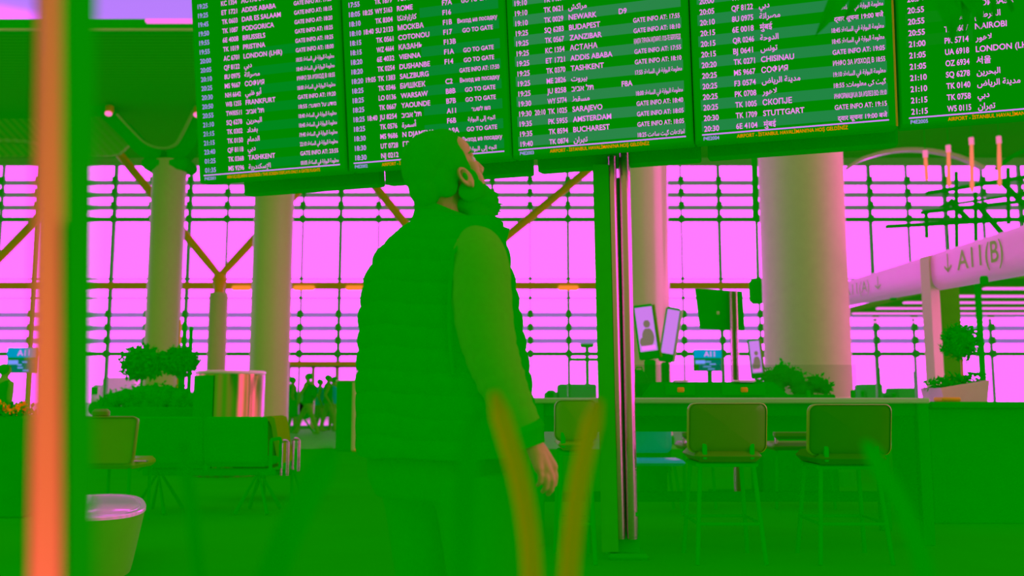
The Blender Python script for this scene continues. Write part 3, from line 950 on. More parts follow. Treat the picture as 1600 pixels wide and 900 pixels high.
finish('foot', B().box((xp, Ym, .015), (.5, .5, .03), .01), m_black, t)
# hanging loudspeaker and its rod
t = thing('hanging_speaker', 'dark loudspeaker hanging on a thin rod beside the thickest column', 'loudspeaker', at(1183, 474, 13.0))
finish('body', B().box(at(1183, 455, 13.0), (.2, .22, .36), .05), m_dark, t)
finish('rod', B().tube([at(1183, 438, 13.0), Vector((at(1183, 438, 13.0).x + .02, 13.0, 4.4))], .012, 8), m_dark, t)
finish('rod_sleeve', B().tube([at(1181, 345, 13.0), at(1179, 255, 13.0), Vector((at(1179, 255, 13.0).x, 13.0, ZC - .2))], .045, 10), m_dark, t)
def gate_sign(px0, px1, py0, py1, Y, label, pole):
    a, c_ = at(px0, py0, Y), at(px1, py1, Y)
    x, w, h = (a.x + c_.x) / 2, c_.x - a.x, a.z - c_.z
    t = thing('gate_sign', label, 'sign', (x, Y, 0), 'gate A11 signs')
    finish('case', B().box((x, Y + .05, (a.z + c_.z) / 2), (w, .1, h), .01), m_black, t)
    finish('lower_screen', B().box((x + w * .08, Y - .004, c_.z + h * .28), (w * .8, .01, h * .5)), m_sign_dk, t, smooth=False)
    hd = finish('header', B().box((x, Y - .004, a.z - h * .2), (w, .01, h * .38)), m_cyan, t, smooth=False)
    lb = B()
    write(lb, 'A11', x + w * .06, a.z - h * .32, h * .33, lambda u, v: Vector((u, Y - .0115, v)), 'C', 1.0)
    finish('lettering', lb, m_pinkl, hd, smooth=False, fix=False)
    b = B()
    for k_ in range(4):
        b.box((x + w * rnd.uniform(-.05, .3), Y - .0105, c_.z + h * (.1 + .11 * k_)), (w * rnd.uniform(.12, .3), .004, h * .05))
    b.box((x - w * .28, Y - .0105, c_.z + h * .42), (w * .34, .004, h * .16))
    finish('screen_lines', b, mat('sign_lines', (0, 0, 0), emit=lin(120, 150, 255)), t, smooth=False)
    finish('pole', B().tube([(x + w * pole, Y + .12, 0), (x + w * pole, Y + .12, c_.z + h * .5)], .05, 12), m_dark, t)
gate_sign(12, 56, 543, 583, 19.0, 'cyan gate sign A11 on a pole at the left edge', .2)
gate_sign(1084, 1128, 546, 580, 18.5, 'cyan gate sign A11 seen beyond the counter', .1)

# ------------------------------------------------------------------ the bearded man
YM = 2.7
mm_ = .00186
def mp(px, py, dy=0.0):
    return at(px, py, YM + dy)
hips = mp(698, 720)
man = thing('person', 'bearded man in a dark quilted vest looking up at the departure board', 'person', (hips.x, YM, 0))
m_skin = mat('skin', (.36, .58, .075), rough=.55, spec=.1, var=.05, scale=25)
m_vest = mat('quilted_nylon', (.0, .93, .0), rough=.8, bump=.1, scale=40)
m_shirt = mat('sweatshirt_knit', (.05, .93, .006), rough=.95, scale=60)
m_hair = mat('dark_hair', (.003, .92, .0), rough=.8, scale=60, bump=.2)
m_pant = mat('trouser_cloth', (.002, .96, .0), rough=.95, scale=50)
# head frame: f forward, l towards the camera (his right), u up; tilted back and turned slightly away
ps, pt = math.radians(15), math.radians(25)
Fv = Vector((math.cos(ps) * math.cos(pt), math.sin(ps) * math.cos(pt), math.sin(pt)))
Lv = Vector((math.sin(ps), -math.cos(ps), 0))
Uv = Lv.cross(Fv)
if Uv.z < 0:
    Uv = -Uv
HM = Matrix((Fv, Lv, Uv)).transposed()
HC = mp(694, 262)
def hd(f, l, u):
    return HC + Fv * f + Lv * l + Uv * u
body = B()
def he(b, c, r):
    b.ell(hd(*c), r, HM, 24, 16)
he(body, (-.008, 0, .028), (.092, .074, .085))
he(body, (.040, 0, -.035), (.053, .062, .085))
he(body, (.044, 0, -.090), (.047, .052, .040))
he(body, (.046, 0, .026), (.050, .060, .056))
he(body, (.080, 0, .002), (.015, .044, .012))
for sx in (-1, 1):
    he(body, (.062, sx * .040, -.036), (.026, .022, .024))
    he(body, (.062, sx * .036, -.070), (.026, .024, .028))
    he(body, (.092, sx * .013, -.052), (.012, .009, .009))
    # ear: helix ring, inner plate and lobe
    ring = [hd(.026 + .017 * math.cos(a) - .006 * math.sin(a), sx * (.076 + .010 * math.cos(a - 2.6)), -.060 + .028 * math.sin(a)) for a in [2 * math.pi * k / 20 for k in range(21)]]
    body.tube(ring, .0055, 8)
    he(body, (.026, sx * .070, -.060), (.016, .007, .027))
    he(body, (.034, sx * .074, -.086), (.008, .006, .011))
body.tube([hd(.086, 0, -.004), hd(.096, 0, -.028), hd(.101, 0, -.044), hd(.092, 0, -.056)], [.008, .010, .0135, .010], 12)
he(body, (.087, 0, -.078), (.012, .022, .008))
he(body, (.085, 0, -.092), (.012, .020, .008))
caps(body, [hd(-.028, 0, -.03), mp(690, 318, .02), mp(688, 372, .03)], [.060, .060, .066])
SHR, SHL = mp(745, 398, -.16), mp(655, 392, .20)
caps(body, [mp(690, 420, .02), mp(694, 540, .02), mp(698, 650, .03), mp(698, 715, .03)], [.12, .14, .13, .11], 18)
caps(body, [mp(690, 400, .02), SHR], [.08, .06])
caps(body, [mp(690, 400, .02), SHL], [.08, .06])
ELR, WRR = mp(776, 568, -.20), mp(830, 688, -.22)
caps(body, [SHR, SHR.lerp(ELR, .5), ELR, ELR.lerp(WRR, .35), WRR], [.056, .052, .040, .038, .026])
ELL, WRL = mp(664, 560, .24), mp(726, 660, .26)
caps(body, [SHL, SHL.lerp(ELL, .5), ELL, ELL.lerp(WRL, .35), WRL], [.056, .052, .040, .038, .026])
for sx, dy in ((-1, .12), (1, -.06)):
    hp = Vector((hips.x + sx * .08, YM + dy, hips.z - .02))
    kn = Vector((hp.x + .02, hp.y, .50))
    an = Vector((hp.x - .0, hp.y, .09))
    caps(body, [hp, hp.lerp(kn, .5), kn, kn.lerp(an, .35), an], [.070, .066, .052, .052, .038])
    caps(body, [an, an + Vector((.10, .03, -.045)), an + Vector((.17, .05, -.055))], [.036, .032, .022])
def hand(W, D, S, T, curl):
    """W wrist, D towards the fingers, S across the palm towards the thumb, T out of the back of the hand"""
    caps(body, [W, W + D * .04 + S * .012, W + D * .085 + S * .026], [.024, .021, .0135], 12)
    caps(body, [W, W + D * .045 - S * .008, W + D * .078 - S * .024], [.022, .021, .0125], 12)
    caps(body, [W, W + D * .05, W + D * .086], [.022, .021, .0145], 12)
    for k, (off, ln, r) in enumerate(((.026, .072, .0088), (.0085, .080, .0090), (-.0090, .074, .0086), (-.025, .058, .0076))):
        p = W + D * (.084 - .006 * abs(k - 1)) + S * off + T * .002
        pts = [p]
        a = curl[0]
        for j, fr in enumerate((.45, .32, .23)):
            p = p + (D * math.cos(a) - T * math.sin(a)) * (ln * fr) + S * (off * -.02)
            pts.append(p)
            a += curl[1 + j]
        caps(body, pts, [r, r * .95, r * .88, r * .74], 10)
    q = W + D * .022 + S * .022 - T * .004
    caps(body, [q, q + D * .030 + S * .020 - T * .014, q + D * .058 + S * .024 - T * .022, q + D * .080 + S * .020 - T * .028], [.013, .012, .0095, .008], 10)
Dh = (mp(850, 726, -.24) - WRR).normalized()
Th = Vector((.62, -.72, .30))
Th = (Th - Dh * Th.dot(Dh)).normalized()
Sh = Th.cross(Dh).normalized()
if Sh.y < 0:
    Sh = -Sh
hand(WRR, Dh, Sh, Th, (.30, .55, .55, .35))
Dl = (WRL - ELL).normalized()
Tl = Vector((.4, .9, 0))
Tl = (Tl - Dl * Tl.dot(Dl)).normalized()
hand(WRL, Dl, Tl.cross(Dl).normalized(), Tl, (.4, .4, .4, .3))
bo = finish('body', body, m_skin, man)
remesh(bo, .0036, 3)
# eyes
for sx in (-1, 1):
    finish('eye', B().ell(hd(.080, sx * .030, -.014), (.010, .012, .010)), mat('eye_white', (.5, .9, .4), rough=.2, spec=.3), bo)
for sx in (-1, 1):
    finish('ear_shade', B().ell(hd(.026, sx * .0765, -.058), (.0075, .004, .013), HM), mat('ear_shade_dark', (.01, .85, .0), rough=.8), bo)  # dark blob painting the shade inside each ear
# hair, beard
hb = B()
he(hb, (-.022, 0, .034), (.099, .090, .086))
he(hb, (-.060, 0, .012), (.066, .082, .080))
he(hb, (-.082, 0, -.040), (.046, .070, .062))
he(hb, (.012, 0, .062), (.066, .070, .052))
for sx in (-1, 1):
    he(hb, (.006, sx * .054, .004), (.054, .030, .062))
    he(hb, (-.030, sx * .05, -.040), (.040, .030, .055))
    he(hb, (.046, sx * .056, -.030), (.014, .012, .034))
ho = finish('hair', hb, m_hair, man)
remesh(ho, .005, 5)
eb = B()
for sx in (-1, 1):
    he(eb, (.050, sx * .058, -.066), (.018, .010, .030))
    he(eb, (.034, sx * .052, -.098), (.042, .016, .034))
he(eb, (.058, 0, -.116), (.046, .048, .040))
he(eb, (.074, 0, -.140), (.036, .040, .040))
he(eb, (.084, 0, -.162), (.026, .030, .030))
he(eb, (.060, 0, -.176), (.026, .030, .028))
he(eb, (.020, 0, -.130), (.045, .045, .035))
he(eb, (.030, 0, -.165), (.045, .042, .040))
for k in range(60):
    a = rnd.uniform(-1, 1)
    p = hd(.07 + rnd.uniform(-.03, .035), a * .035, -.150 + rnd.uniform(-.03, .03))
    eb.tube([p, p + Fv * rnd.uniform(.01, .022) - Uv * rnd.uniform(.015, .034) + Lv * rnd.uniform(-.01, .01)], [.005, .002], 6)
eo = finish('beard', eb, m_hair, man)
remesh(eo, .0045, 2)
for sx in (-1, 1):
    finish('eyebrow', B().tube([hd(.090, sx * .014, .006), hd(.088, sx * .032, .011), hd(.074, sx * .048, .006)], [.004, .0045, .002], 8), m_hair, man)

# quilted vest
rows = [(345, 644, 786, .125), (352, 634, 787, .145), (360, 622, 788, .165), (375, 604, 791, .188), (400, 585, 797, .208), (440, 568, 806, .222), (490, 561, 815, .228), (560, 558, 826, .232), (620, 557, 834, .236), (680, 557, 839, .236), (712, 559, 840, .230)]
def row(py):
    for i_ in range(len(rows) - 1):
        if rows[i_][0] <= py <= rows[i_ + 1][0]:
            f_ = (py - rows[i_][0]) / (rows[i_ + 1][0] - rows[i_][0])
            return [rows[i_][j] + (rows[i_ + 1][j] - rows[i_][j]) * f_ for j in range(4)]
    return rows[-1]
rs = []
n_seg = 96
py = 345.0
def torso_ring(py, inset=0.0, bulge=True):
    _, xl, xr, hy = row(py)
    a, c_ = mp(xl, py), mp(xr, py)
    cx, hx, z = (a.x + c_.x) / 2, (c_.x - a.x) / 2, a.z
    ring = []
    for k in range(n_seg):
        th = 2 * math.pi * k / n_seg
        co, si = math.cos(th), math.sin(th)
        ph = (py - 384) / 33.0 + .10 * math.sin(2 * th + .7) + .06 * math.sin(5 * th)
        q = (abs(math.sin(math.pi * ph)) ** .55 - .62) * .0085 if bulge and py > 380 else 0
        q += .003 * noise.noise(Vector((co * 3, si * 3, py * .03)))
        ex = 2 / 2.35
        x = (hx - inset + q) * math.copysign(abs(co) ** ex, co)
        y = (hy - inset + q) * math.copysign(abs(si) ** ex, si)
        ring.append(Vector((cx + x, YM + .03 + y, z + .006 * noise.noise(Vector((co * 2, si * 2, py * .05))))))
    return ring
py = 345.0
while py <= 712:
    rs.append(torso_ring(py))
    py += 2.6 if py > 378 else 5
rs.append(torso_ring(712, .012, False))
rs.append([p + Vector((0, 0, .03)) for p in torso_ring(712, .024, False)])
vest = finish('quilted_vest', B().rings(rs), m_vest, man)
# collar, taller at the nape, its front tip standing away from the throat
def collar_ring(pl_, pr_, hy, k_in=1.0):
    a, c_ = mp(*pl_), mp(*pr_)
    cen = (a + c_) / 2
    out = []
    for k in range(64):
        th = 2 * math.pi * k / 64
        out.append(Vector((cen.x + (c_.x - a.x) / 2 * k_in * math.cos(th), YM + .03 + hy * k_in * math.sin(th), cen.z + (c_.z - a.z) / 2 * math.cos(th) - .012 * abs(math.sin(th)))))
    return out
cb = B().rings([collar_ring((636, 360), (788, 380), .13), collar_ring((641, 342), (794, 366), .118), collar_ring((646, 324), (797, 355), .112), collar_ring((649, 322), (793, 354), .108), collar_ring((654, 330), (786, 362), .100), collar_ring((652, 352), (780, 372), .098)], False, False)
finish('collar', cb, m_vest, vest)
cb = B().rings([collar_ring((648, 345), (768, 366), .095), collar_ring((647, 318), (756, 350), .088), collar_ring((644, 304), (746, 340), .082), collar_ring((652, 303), (742, 340), .076), collar_ring((658, 330), (742, 352), .074)], False, False)
finish('shirt_collar', cb, m_hair, man)
# armhole piping on the camera side
ah = [mp(708 - 6 * math.sin(math.pi * t_), 395 + 190 * t_, -.235 + .02 * t_) for t_ in [k / 14 for k in range(15)]]
finish('armhole_seam', B().tube([mp(752, 366, -.13), mp(728, 374, -.19)] + ah, .006, 8), m_vest, vest)
# sleeves
def sleeve(path, nm):
    P, Rr = [], []
    for i_ in range(len(path) - 1):
        (x0, y0, d0, r0), (x1, y1, d1, r1) = path[i_], path[i_ + 1]
        for k in range(6):
            f_ = k / 6
            P.append(mp(x0 + (x1 - x0) * f_, y0 + (y1 - y0) * f_, d0 + (d1 - d0) * f_))
            yy = y0 + (y1 - y0) * f_
            wr = 1.0 * math.sin(yy * .33) * max(0, min(1, (yy - 500) / 80)) + .6 * math.sin(yy * .19 + 1)
            Rr.append((r0 + (r1 - r0) * f_ + wr) * mm_ * .92)
    P.append(mp(*path[-1][:3]))
    Rr.append(path[-1][3] * mm_ * .92)
    # smooth the centre line
    for _ in range(4):
        P = [P[0]] + [(P[i_ - 1] + P[i_] * 2 + P[i_ + 1]) / 4 for i_ in range(1, len(P) - 1)] + [P[-1]]
    return finish(nm, B().tube(P, Rr, 28), m_shirt, man)
slv = sleeve([(738, 372, -.13, 24), (746, 386, -.16, 40), (750, 415, -.19, 48), (752, 460, -.20, 48), (757, 510, -.21, 46), (768, 555, -.215, 42), (783, 595, -.22, 38), (799, 630, -.22, 33), (814, 655, -.22, 28), (822, 667, -.22, 25)], 'sleeve')
cp = [mp(821, 664, -.22), mp(825, 673, -.22), mp(829, 684, -.22), mp(833, 696, -.22)]
finish('cuff', B().tube(cp, [.045, .047, .036, .033], 24), m_pant, slv)
sleeve([(650, 385, .16, 24), (652, 400, .19, 40), (655, 440, .20, 46), (660, 520, .22, 42), (668, 565, .24, 38), (695, 610, .25, 34), (724, 655, .26, 26)], 'sleeve')
# trousers and shoes
tb = B()
zh = hips.z
tb.lathe((hips.x, YM + .03, 0), [(.19, zh - .10), (.215, zh - .04), (.215, zh + .06), (.2, zh + .12)], 32, 1.08, .92)
for sx, dy in ((-1, .12), (1, -.06)):
    hp = Vector((hips.x + sx * .085, YM + dy, zh - .03))
    tb.tube([hp, Vector((hp.x + .01, hp.y, .68)), Vector((hp.x + .02, hp.y, .48)), Vector((hp.x + .005, hp.y, .25)), Vector((hp.x, hp.y, .075)), Vector((hp.x, hp.y, .07))], [.135, .115, .092, .082, .074, .06], 24)
to = finish('trousers', tb, m_pant, man)
remesh(to, .011, 6)
for sx, dy in ((-1, .12), (1, -.06)):
    ax = hips.x + sx * .085
    so = B()
    so.ell((ax - .01, YM + dy, .06), (.06, .05, .055)).ell((ax + .07, YM + dy + .02, .05), (.10, .048, .045)).ell((ax + .14, YM + dy + .04, .045), (.06, .045, .038))
    sh_ = finish('shoe', so, m_black, man)
    remesh(sh_, .008, 4)
    finish('sole', B().box((ax + .06, YM + dy + .02, .012), (.29, .095, .024), .01), m_dark, sh_)

# ------------------------------------------------------------------ seating on the left
def beam_seat(px_list, py0, py1, Y, label, foot_py, end_arm=True):
    a = at(px_list[0], py0, Y)
    c_ = at(px_list[-1], py1, Y)
    t = thing('beam_seat', label, 'seat', ((a.x + c_.x) / 2, Y + .25, 0))
    h = a.z - c_.z
    zc = (a.z + c_.z) / 2
    for px0, px1 in zip(px_list[:-1], px_list[1:]):
        x0, x1 = at(px0, py0, Y).x + .008, at(px1, py0, Y).x - .008
        x = (x0 + x1) / 2
        b = B()
        rounded_panel(b, lambda u, v, d: Vector((x + u, Y - d + v * -.10, zc + v)), x1 - x0, h, .045, -.015, .035)
        finish('backrest', b, m_grnfab, t)
        finish('seat', B().box((x, Y + .30, c_.z + .0), (x1 - x0 - .02, .5, .07), .03), m_grnfab, t)
    zb = c_.z - .07
    finish('beam', B().box(((a.x + c_.x) / 2, Y + .22, zb - .02), (c_.x - a.x, .07, .06), .01), m_grnfab, t)
    for k in range(len(px_list)):
        x = at(px_list[k], py1, Y).x
        if k in (0, len(px_list) - 1) or k == 1:
            z1 = c_.z + .20
            finish('armrest', B().tube([(x, Y + .06, zb), (x, Y + .05, z1 - .02), (x, Y + .08, z1), (x, Y + .36, z1), (x, Y + .40, z1 - .03), (x, Y + .40, zb)], .016, 10), m_grnfab, t)
    for f_ in (.12, .88):
        x = a.x + (c_.x - a.x) * f_
        finish('leg', B().tube([(x - .14, Y + .0, .012), (x, Y + .2, zb - .02), (x + .14, Y + .0, .012)], .018, 10), m_grnfab, t)
        finish('leg', B().tube([(x - .14, Y + .46, .012), (x, Y + .24, zb - .02), (x + .14, Y + .46, .012)], .018, 10), m_grnfab, t)
beam_seat([213, 319, 420], 651, 724, 8.2, 'green two-seat airport bench seen from behind, left of the man', 795)
# side-on brown chair at the end of the bench
Yb = 9.5
a, c_ = at(414, 650, Yb), at(440, 724, Yb)
t = thing('lounge_chair', 'brown-edged dark chair seen side-on at the right end of the green bench', 'chair', ((a.x + c_.x) / 2, Yb, 0))
b = B()
prof = [(414, 651), (422, 650), (429, 653), (432, 668), (435, 690), (438, 710), (440, 724), (434, 725), (431, 708), (427, 685), (424, 666), (420, 658), (414, 657)]
b.slab([at(px, py, Yb - .26) for px, py in prof], (0, .5, 0))
finish('shell', b, mat('tan_leather', (.10, .72, .0), rough=.6), t, smooth=False)
b = B().slab([at(px, py, Yb - .24) for px, py in ((414, 658), (420, 660), (424, 668), (428, 690), (431, 722), (414, 722))], (0, .46, 0))
finish('cushion', b, mat('dark_leather', (.03, .54, .0), rough=.6), t, smooth=False)
finish('seat', B().box((a.x - .06, Yb, c_.z + .0), (.40, .5, .08), .03), mat('dark_leather', (.03, .54, .0)), t)
xa_, xb_ = at(449, 700, Yb).x, at(459, 700, Yb).x
for dy in (-.24, .24):
    finish('armrest', B().tube([(xa_, Yb + dy, c_.z - .1), (xa_, Yb + dy, at(450, 690, Yb).z), (xa_ + .02, Yb + dy, at(450, 687, Yb).z), (xb_ - .02, Yb + dy, at(450, 687, Yb).z), (xb_, Yb + dy, at(450, 690, Yb).z), (xb_, Yb + dy, c_.z - .1)], .014, 10), m_chrome, t)
finish('beam', B().box(((a.x + xb_) / 2 - .05, Yb, c_.z - .09), (xb_ - a.x + .15, .08, .05), .01), m_grnfab, t)
for sx in (a.x + .0, xb_):
    for dy in (-.24, .24):
        finish('leg', B().tube([(sx, Yb + dy * .2, c_.z - .09), (sx + (.05 if sx == xb_ else -.05), Yb + dy, .0)], .015, 8), m_grnfab, t)
# brown chair half hidden by the near pole
Yc = 7.4
t = thing('leather_chair', 'dark brown leather chair half hidden behind the blurred near pole', 'chair', (at(175, 700, Yc).x, Yc + .2, 0))
b = B().slab([at(px, py, Yc) for px, py in ((118, 652), (209, 652), (214, 655), (214, 660), (207, 716), (204, 722), (198, 724), (122, 724))], (0, .05, 0))
finish('backrest', b, mat('deep_brown_leather', (.10, .74, .0), rough=.45, spec=.2), t, smooth=False)
finish('piping', B().tube([at(px, py, Yc - .005) for px, py in ((118, 652), (209, 652), (214, 655), (214, 660), (207, 716), (204, 722))], .009, 8), m_leather, t)
x0, x1 = at(122, 724, Yc).x, at(206, 724, Yc).x
zs = at(160, 726, Yc).z
finish('seat', B().box(((x0 + x1) / 2, Yc + .28, zs), (x1 - x0, .48, .08), .03), mat('deep_brown_leather', (.1, .74, 0)), t)
finish('headrest', B().box((at(155, 645, Yc).x, Yc + .03, at(155, 646, Yc).z), (.14, .05, .07), .02), m_leather, t)
finish('swivel_arm', B().box((at(212, 721, Yc).x, Yc + .1, at(212, 722, Yc).z), (.1, .06, .012), .004), m_chrome, t)
for sx in (x0 + .04, x1 - .04):
    for dy in (.06, .48):
        finish('leg', B().tube([(sx, Yc + dy, zs - .03), (sx, Yc + dy, 0)], .014, 8), m_grnfab, t)

# tapered pale pouf table, bottom left
Yp = 5.65
cen = at(147, 784, Yp)
ztp = at(222, 788, Yp).z
zb_ = 0.0
rx = at(222, 788, Yp).x - cen.x
ang_p = math.atan2(cen.x, Yp)                     # turned to face the camera's corner
def sup(rx_, ry_, z, n=56, e_=2.6):
    out = []
    for k in range(n):
        th = 2 * math.pi * k / n
        co, si = math.cos(th), math.sin(th)
        u, v = rx_ * math.copysign(abs(co) ** (2 / e_), co), ry_ * math.copysign(abs(si) ** (2 / e_), si)
        out.append(Vector((cen.x + u * math.cos(ang_p) + v * math.sin(ang_p), Yp - u * math.sin(ang_p) + v * math.cos(ang_p), z)))
    return out
t = thing('side_table', 'tapered drum table with a glossy pink top beside the blurred near pole', 'table', (cen.x, Yp, 0))
ry = .66
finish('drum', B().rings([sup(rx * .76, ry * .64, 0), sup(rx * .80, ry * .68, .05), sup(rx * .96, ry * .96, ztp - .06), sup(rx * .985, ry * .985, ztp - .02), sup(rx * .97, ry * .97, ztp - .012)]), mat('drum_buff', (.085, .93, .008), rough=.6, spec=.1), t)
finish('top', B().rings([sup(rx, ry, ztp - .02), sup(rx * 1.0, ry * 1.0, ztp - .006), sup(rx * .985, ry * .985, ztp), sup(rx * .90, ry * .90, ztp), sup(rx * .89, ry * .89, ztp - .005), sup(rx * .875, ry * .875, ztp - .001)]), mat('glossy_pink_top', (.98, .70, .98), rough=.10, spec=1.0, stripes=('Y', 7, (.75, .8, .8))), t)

# clad metal drum behind the bench
Yd = 12.5
x0, x1 = at(308, 600, Yd).x, at(412, 600, Yd).x
r = (x1 - x0) / 2
xc, zt_d = (x0 + x1) / 2, at(360, 585, Yd).z
t = thing('metal_drum', 'brushed metal drum with a dark door panel behind the green bench', 'drum', (xc, Yd, 0))
finish('casing', B().lathe((xc, Yd, 0), [(r, 0), (r, zt_d - .02), (r * .99, zt_d)], 72), mat('brushed_metal', (.45, .60, .14), rough=.14, metal=1.0, var=.05, stripes=('X', 2.6, (.12, .75, .02))), t)
finish('rim', B().lathe((xc, Yd, 0), [(r * 1.0, zt_d), (r * 1.02, zt_d + .01), (r * 1.02, zt_d + .035), (r * .96, zt_d + .045)], 72), m_white, t)
arc = [(-2.95 + k * .10) for k in range(13)]
P = [Vector((xc + (r + .008) * math.cos(a_), Yd + (r + .008) * math.sin(a_), 0)) for a_ in arc]
Q = [Vector((xc + (r + .02) * math.cos(a_), Yd + (r + .02) * math.sin(a_), 0)) for a_ in arc]
rs = [[p + Vector((0, 0, .06)), q + Vector((0, 0, .06)), q + Vector((0, 0, zt_d - .02)), p + Vector((0, 0, zt_d - .02))] for p, q in zip(P, Q)]
finish('door_panel', B().rings(rs), m_black, t, smooth=False)

# planting behind the bench
trough(148, 312, 636, 13.6, 'long low planter with a rounded hedge behind the green bench', [(162, 630, .10), (178, 624, .13), (198, 620, .15), (220, 617, .17), (240, 617, .18), (260, 617, .17), (280, 619, .16), (298, 624, .13), (172, 634, .13), (210, 632, .16), (250, 632, .16), (275, 632, .15), (292, 634, .13), (230, 632, .16)], 'hedge_planter')
def ball_tree(px, py, rpx, Y, label, base_py=640):
    c_ = at(px, py, Y)
    r = rpx / F * Y
    t = thing('ball_tree', label, 'tree', (c_.x, Y, 0), 'clipped ball trees behind the bench')
    b = B()
    leaf_cloud(b, c_, (r, r, r * .82), 900, .09, .72)
    b.ell(c_, (r * .82, r * .82, r * .68))
    finish('foliage', b, m_leaf, t, smooth=False, fix=False)
    finish('stem', B().tube([(c_.x + .0, Y, .0), (c_.x + .012, Y, c_.z * .5), (c_.x, Y, c_.z)], .022, 8), m_dark, t)
    finish('pot', B().lathe((c_.x, Y, 0), [(.14, 0), (.2, .34), (.21, .36), (.18, .36), (.17, .32)], 24), m_black, t)
ball_tree(222, 567, 31, 14.6, 'wider left one of the two clipped ball trees behind the bench')
ball_tree(281, 564, 27, 15.9, 'smaller right one of the two clipped ball trees beside the thin posts')
for px, w, py0, Ys, mm2, lb in ((289, 6, 503, 17.4, m_dark, 'slim dark post rising behind the smaller clipped ball tree, left of the shorter post'), (299, 6, 510, 17.8, m_black, 'shorter slim dark post behind the smaller clipped ball tree'), (282, 3, 500, 18.2, m_brown, 'thin brown post behind the smaller clipped ball tree')):
    a, c_ = at(px - w / 2, py0, Ys), at(px + w / 2, py0, Ys)
    t = thing('slim_post', lb, 'post', ((a.x + c_.x) / 2, Ys, 0))
    finish('shaft', B().box(((a.x + c_.x) / 2, Ys, a.z / 2), (c_.x - a.x, .06, a.z), .01), mm2, t)
    finish('foot', B().box(((a.x + c_.x) / 2, Ys, .015), (.10, .16, .03), .01), m_dark, t)
# flower planter at the left edge
Yf = 8.0
a, c_ = at(-60, 650, Yf), at(43, 650, Yf)
t = thing('flower_planter', 'dark planter of orange-tipped flowers at the left edge', 'planter', ((a.x + c_.x) / 2, Yf + .3, 0))
finish('trough', B().box(((a.x + c_.x) / 2, Yf + .3, a.z / 2), (c_.x - a.x, .6, a.z), .02), m_black, t)
b, fl = B(), B()
for k in range(12):
    px = -55 + k * 8.6
    leaf_cloud(b, at(px, 646, Yf + .2), (.06, .2, .06), 60, .06)
    for _ in range(5):
        q = at(px + rnd.uniform(-5, 5), rnd.uniform(631, 648), Yf + rnd.uniform(.0, .25))
        leaf_cloud(fl, q, (.02, .02, .015), 10, .03)
finish('foliage', b, m_leaf, t, smooth=False, fix=False)
finish('blossom', fl, mat('orange_petal', (.95, .62, .0), rough=.6), t, smooth=False, fix=False)

# dark cabinet left of the man
Yk = 18.0
a, c_ = at(526, 596, Yk), at(575, 596, Yk)
t = thing('cabinet', 'dark upright cabinet with a pale top edge just left of the man', 'cabinet', ((a.x + c_.x) / 2, Yk + .3, 0))
finish('body', B().box(((a.x + c_.x) / 2, Yk + .3, a.z / 2), (c_.x - a.x, .6, a.z), .015), m_black, t)
finish('top', B().box(((a.x + c_.x) / 2, Yk + .3, a.z + .015), (c_.x - a.x + .02, .64, .03), .01), m_white, t)
finish('edge_strip', B().box((at(553, 640, Yk).x, Yk - .01, a.z / 2), (.07, .03, a.z - .04), .008), m_column, t)
finish('foot', B().box((at(553, 690, Yk).x, Yk + .02, .03), (.08, .06, .06), .01), m_brown, t)

# far bench by the windows
Yq = 27.5
xs = [at(p_, 640, Yq).x for p_ in (414, 440, 467)]
zt_q, zb_q = at(430, 626, Yq).z, at(430, 655, Yq).z
t = thing('waiting_bench', 'small dark green waiting bench near the glass doors, right of the thick column', 'bench', ((xs[0] + xs[-1]) / 2, Yq, 0))
for i_ in range(2):
    x = (xs[i_] + xs[i_ + 1]) / 2
    w = xs[i_ + 1] - xs[i_] - .02
    b = B()
    rounded_panel(b, lambda u, v, d: Vector((x + u + (v + .25) * -.25 * 0, Yq - .2 - d, (zt_q + zb_q) / 2 + .06 + v)), w, zt_q - zb_q - .08, .05, -.01, .04)
    finish('backrest', b, m_grnfab, t)
    finish('seat', B().box((x, Yq + .05, zb_q + .1), (w, .46, .06), .02), m_grnfab, t)
finish('seat_extension', B().box((xs[-1] + .22, Yq + .05, zb_q + .1), (.44, .46, .06), .02), m_grnfab, t)
for x in (xs[0] + .3, xs[-1] + .1):
    for sx in (-1, 1):
        finish('leg', B().tube([(x, Yq + .05, zb_q + .08), (x + sx * .33, Yq + .05 + sx * .1, .0)], .03, 8), m_dark, t)

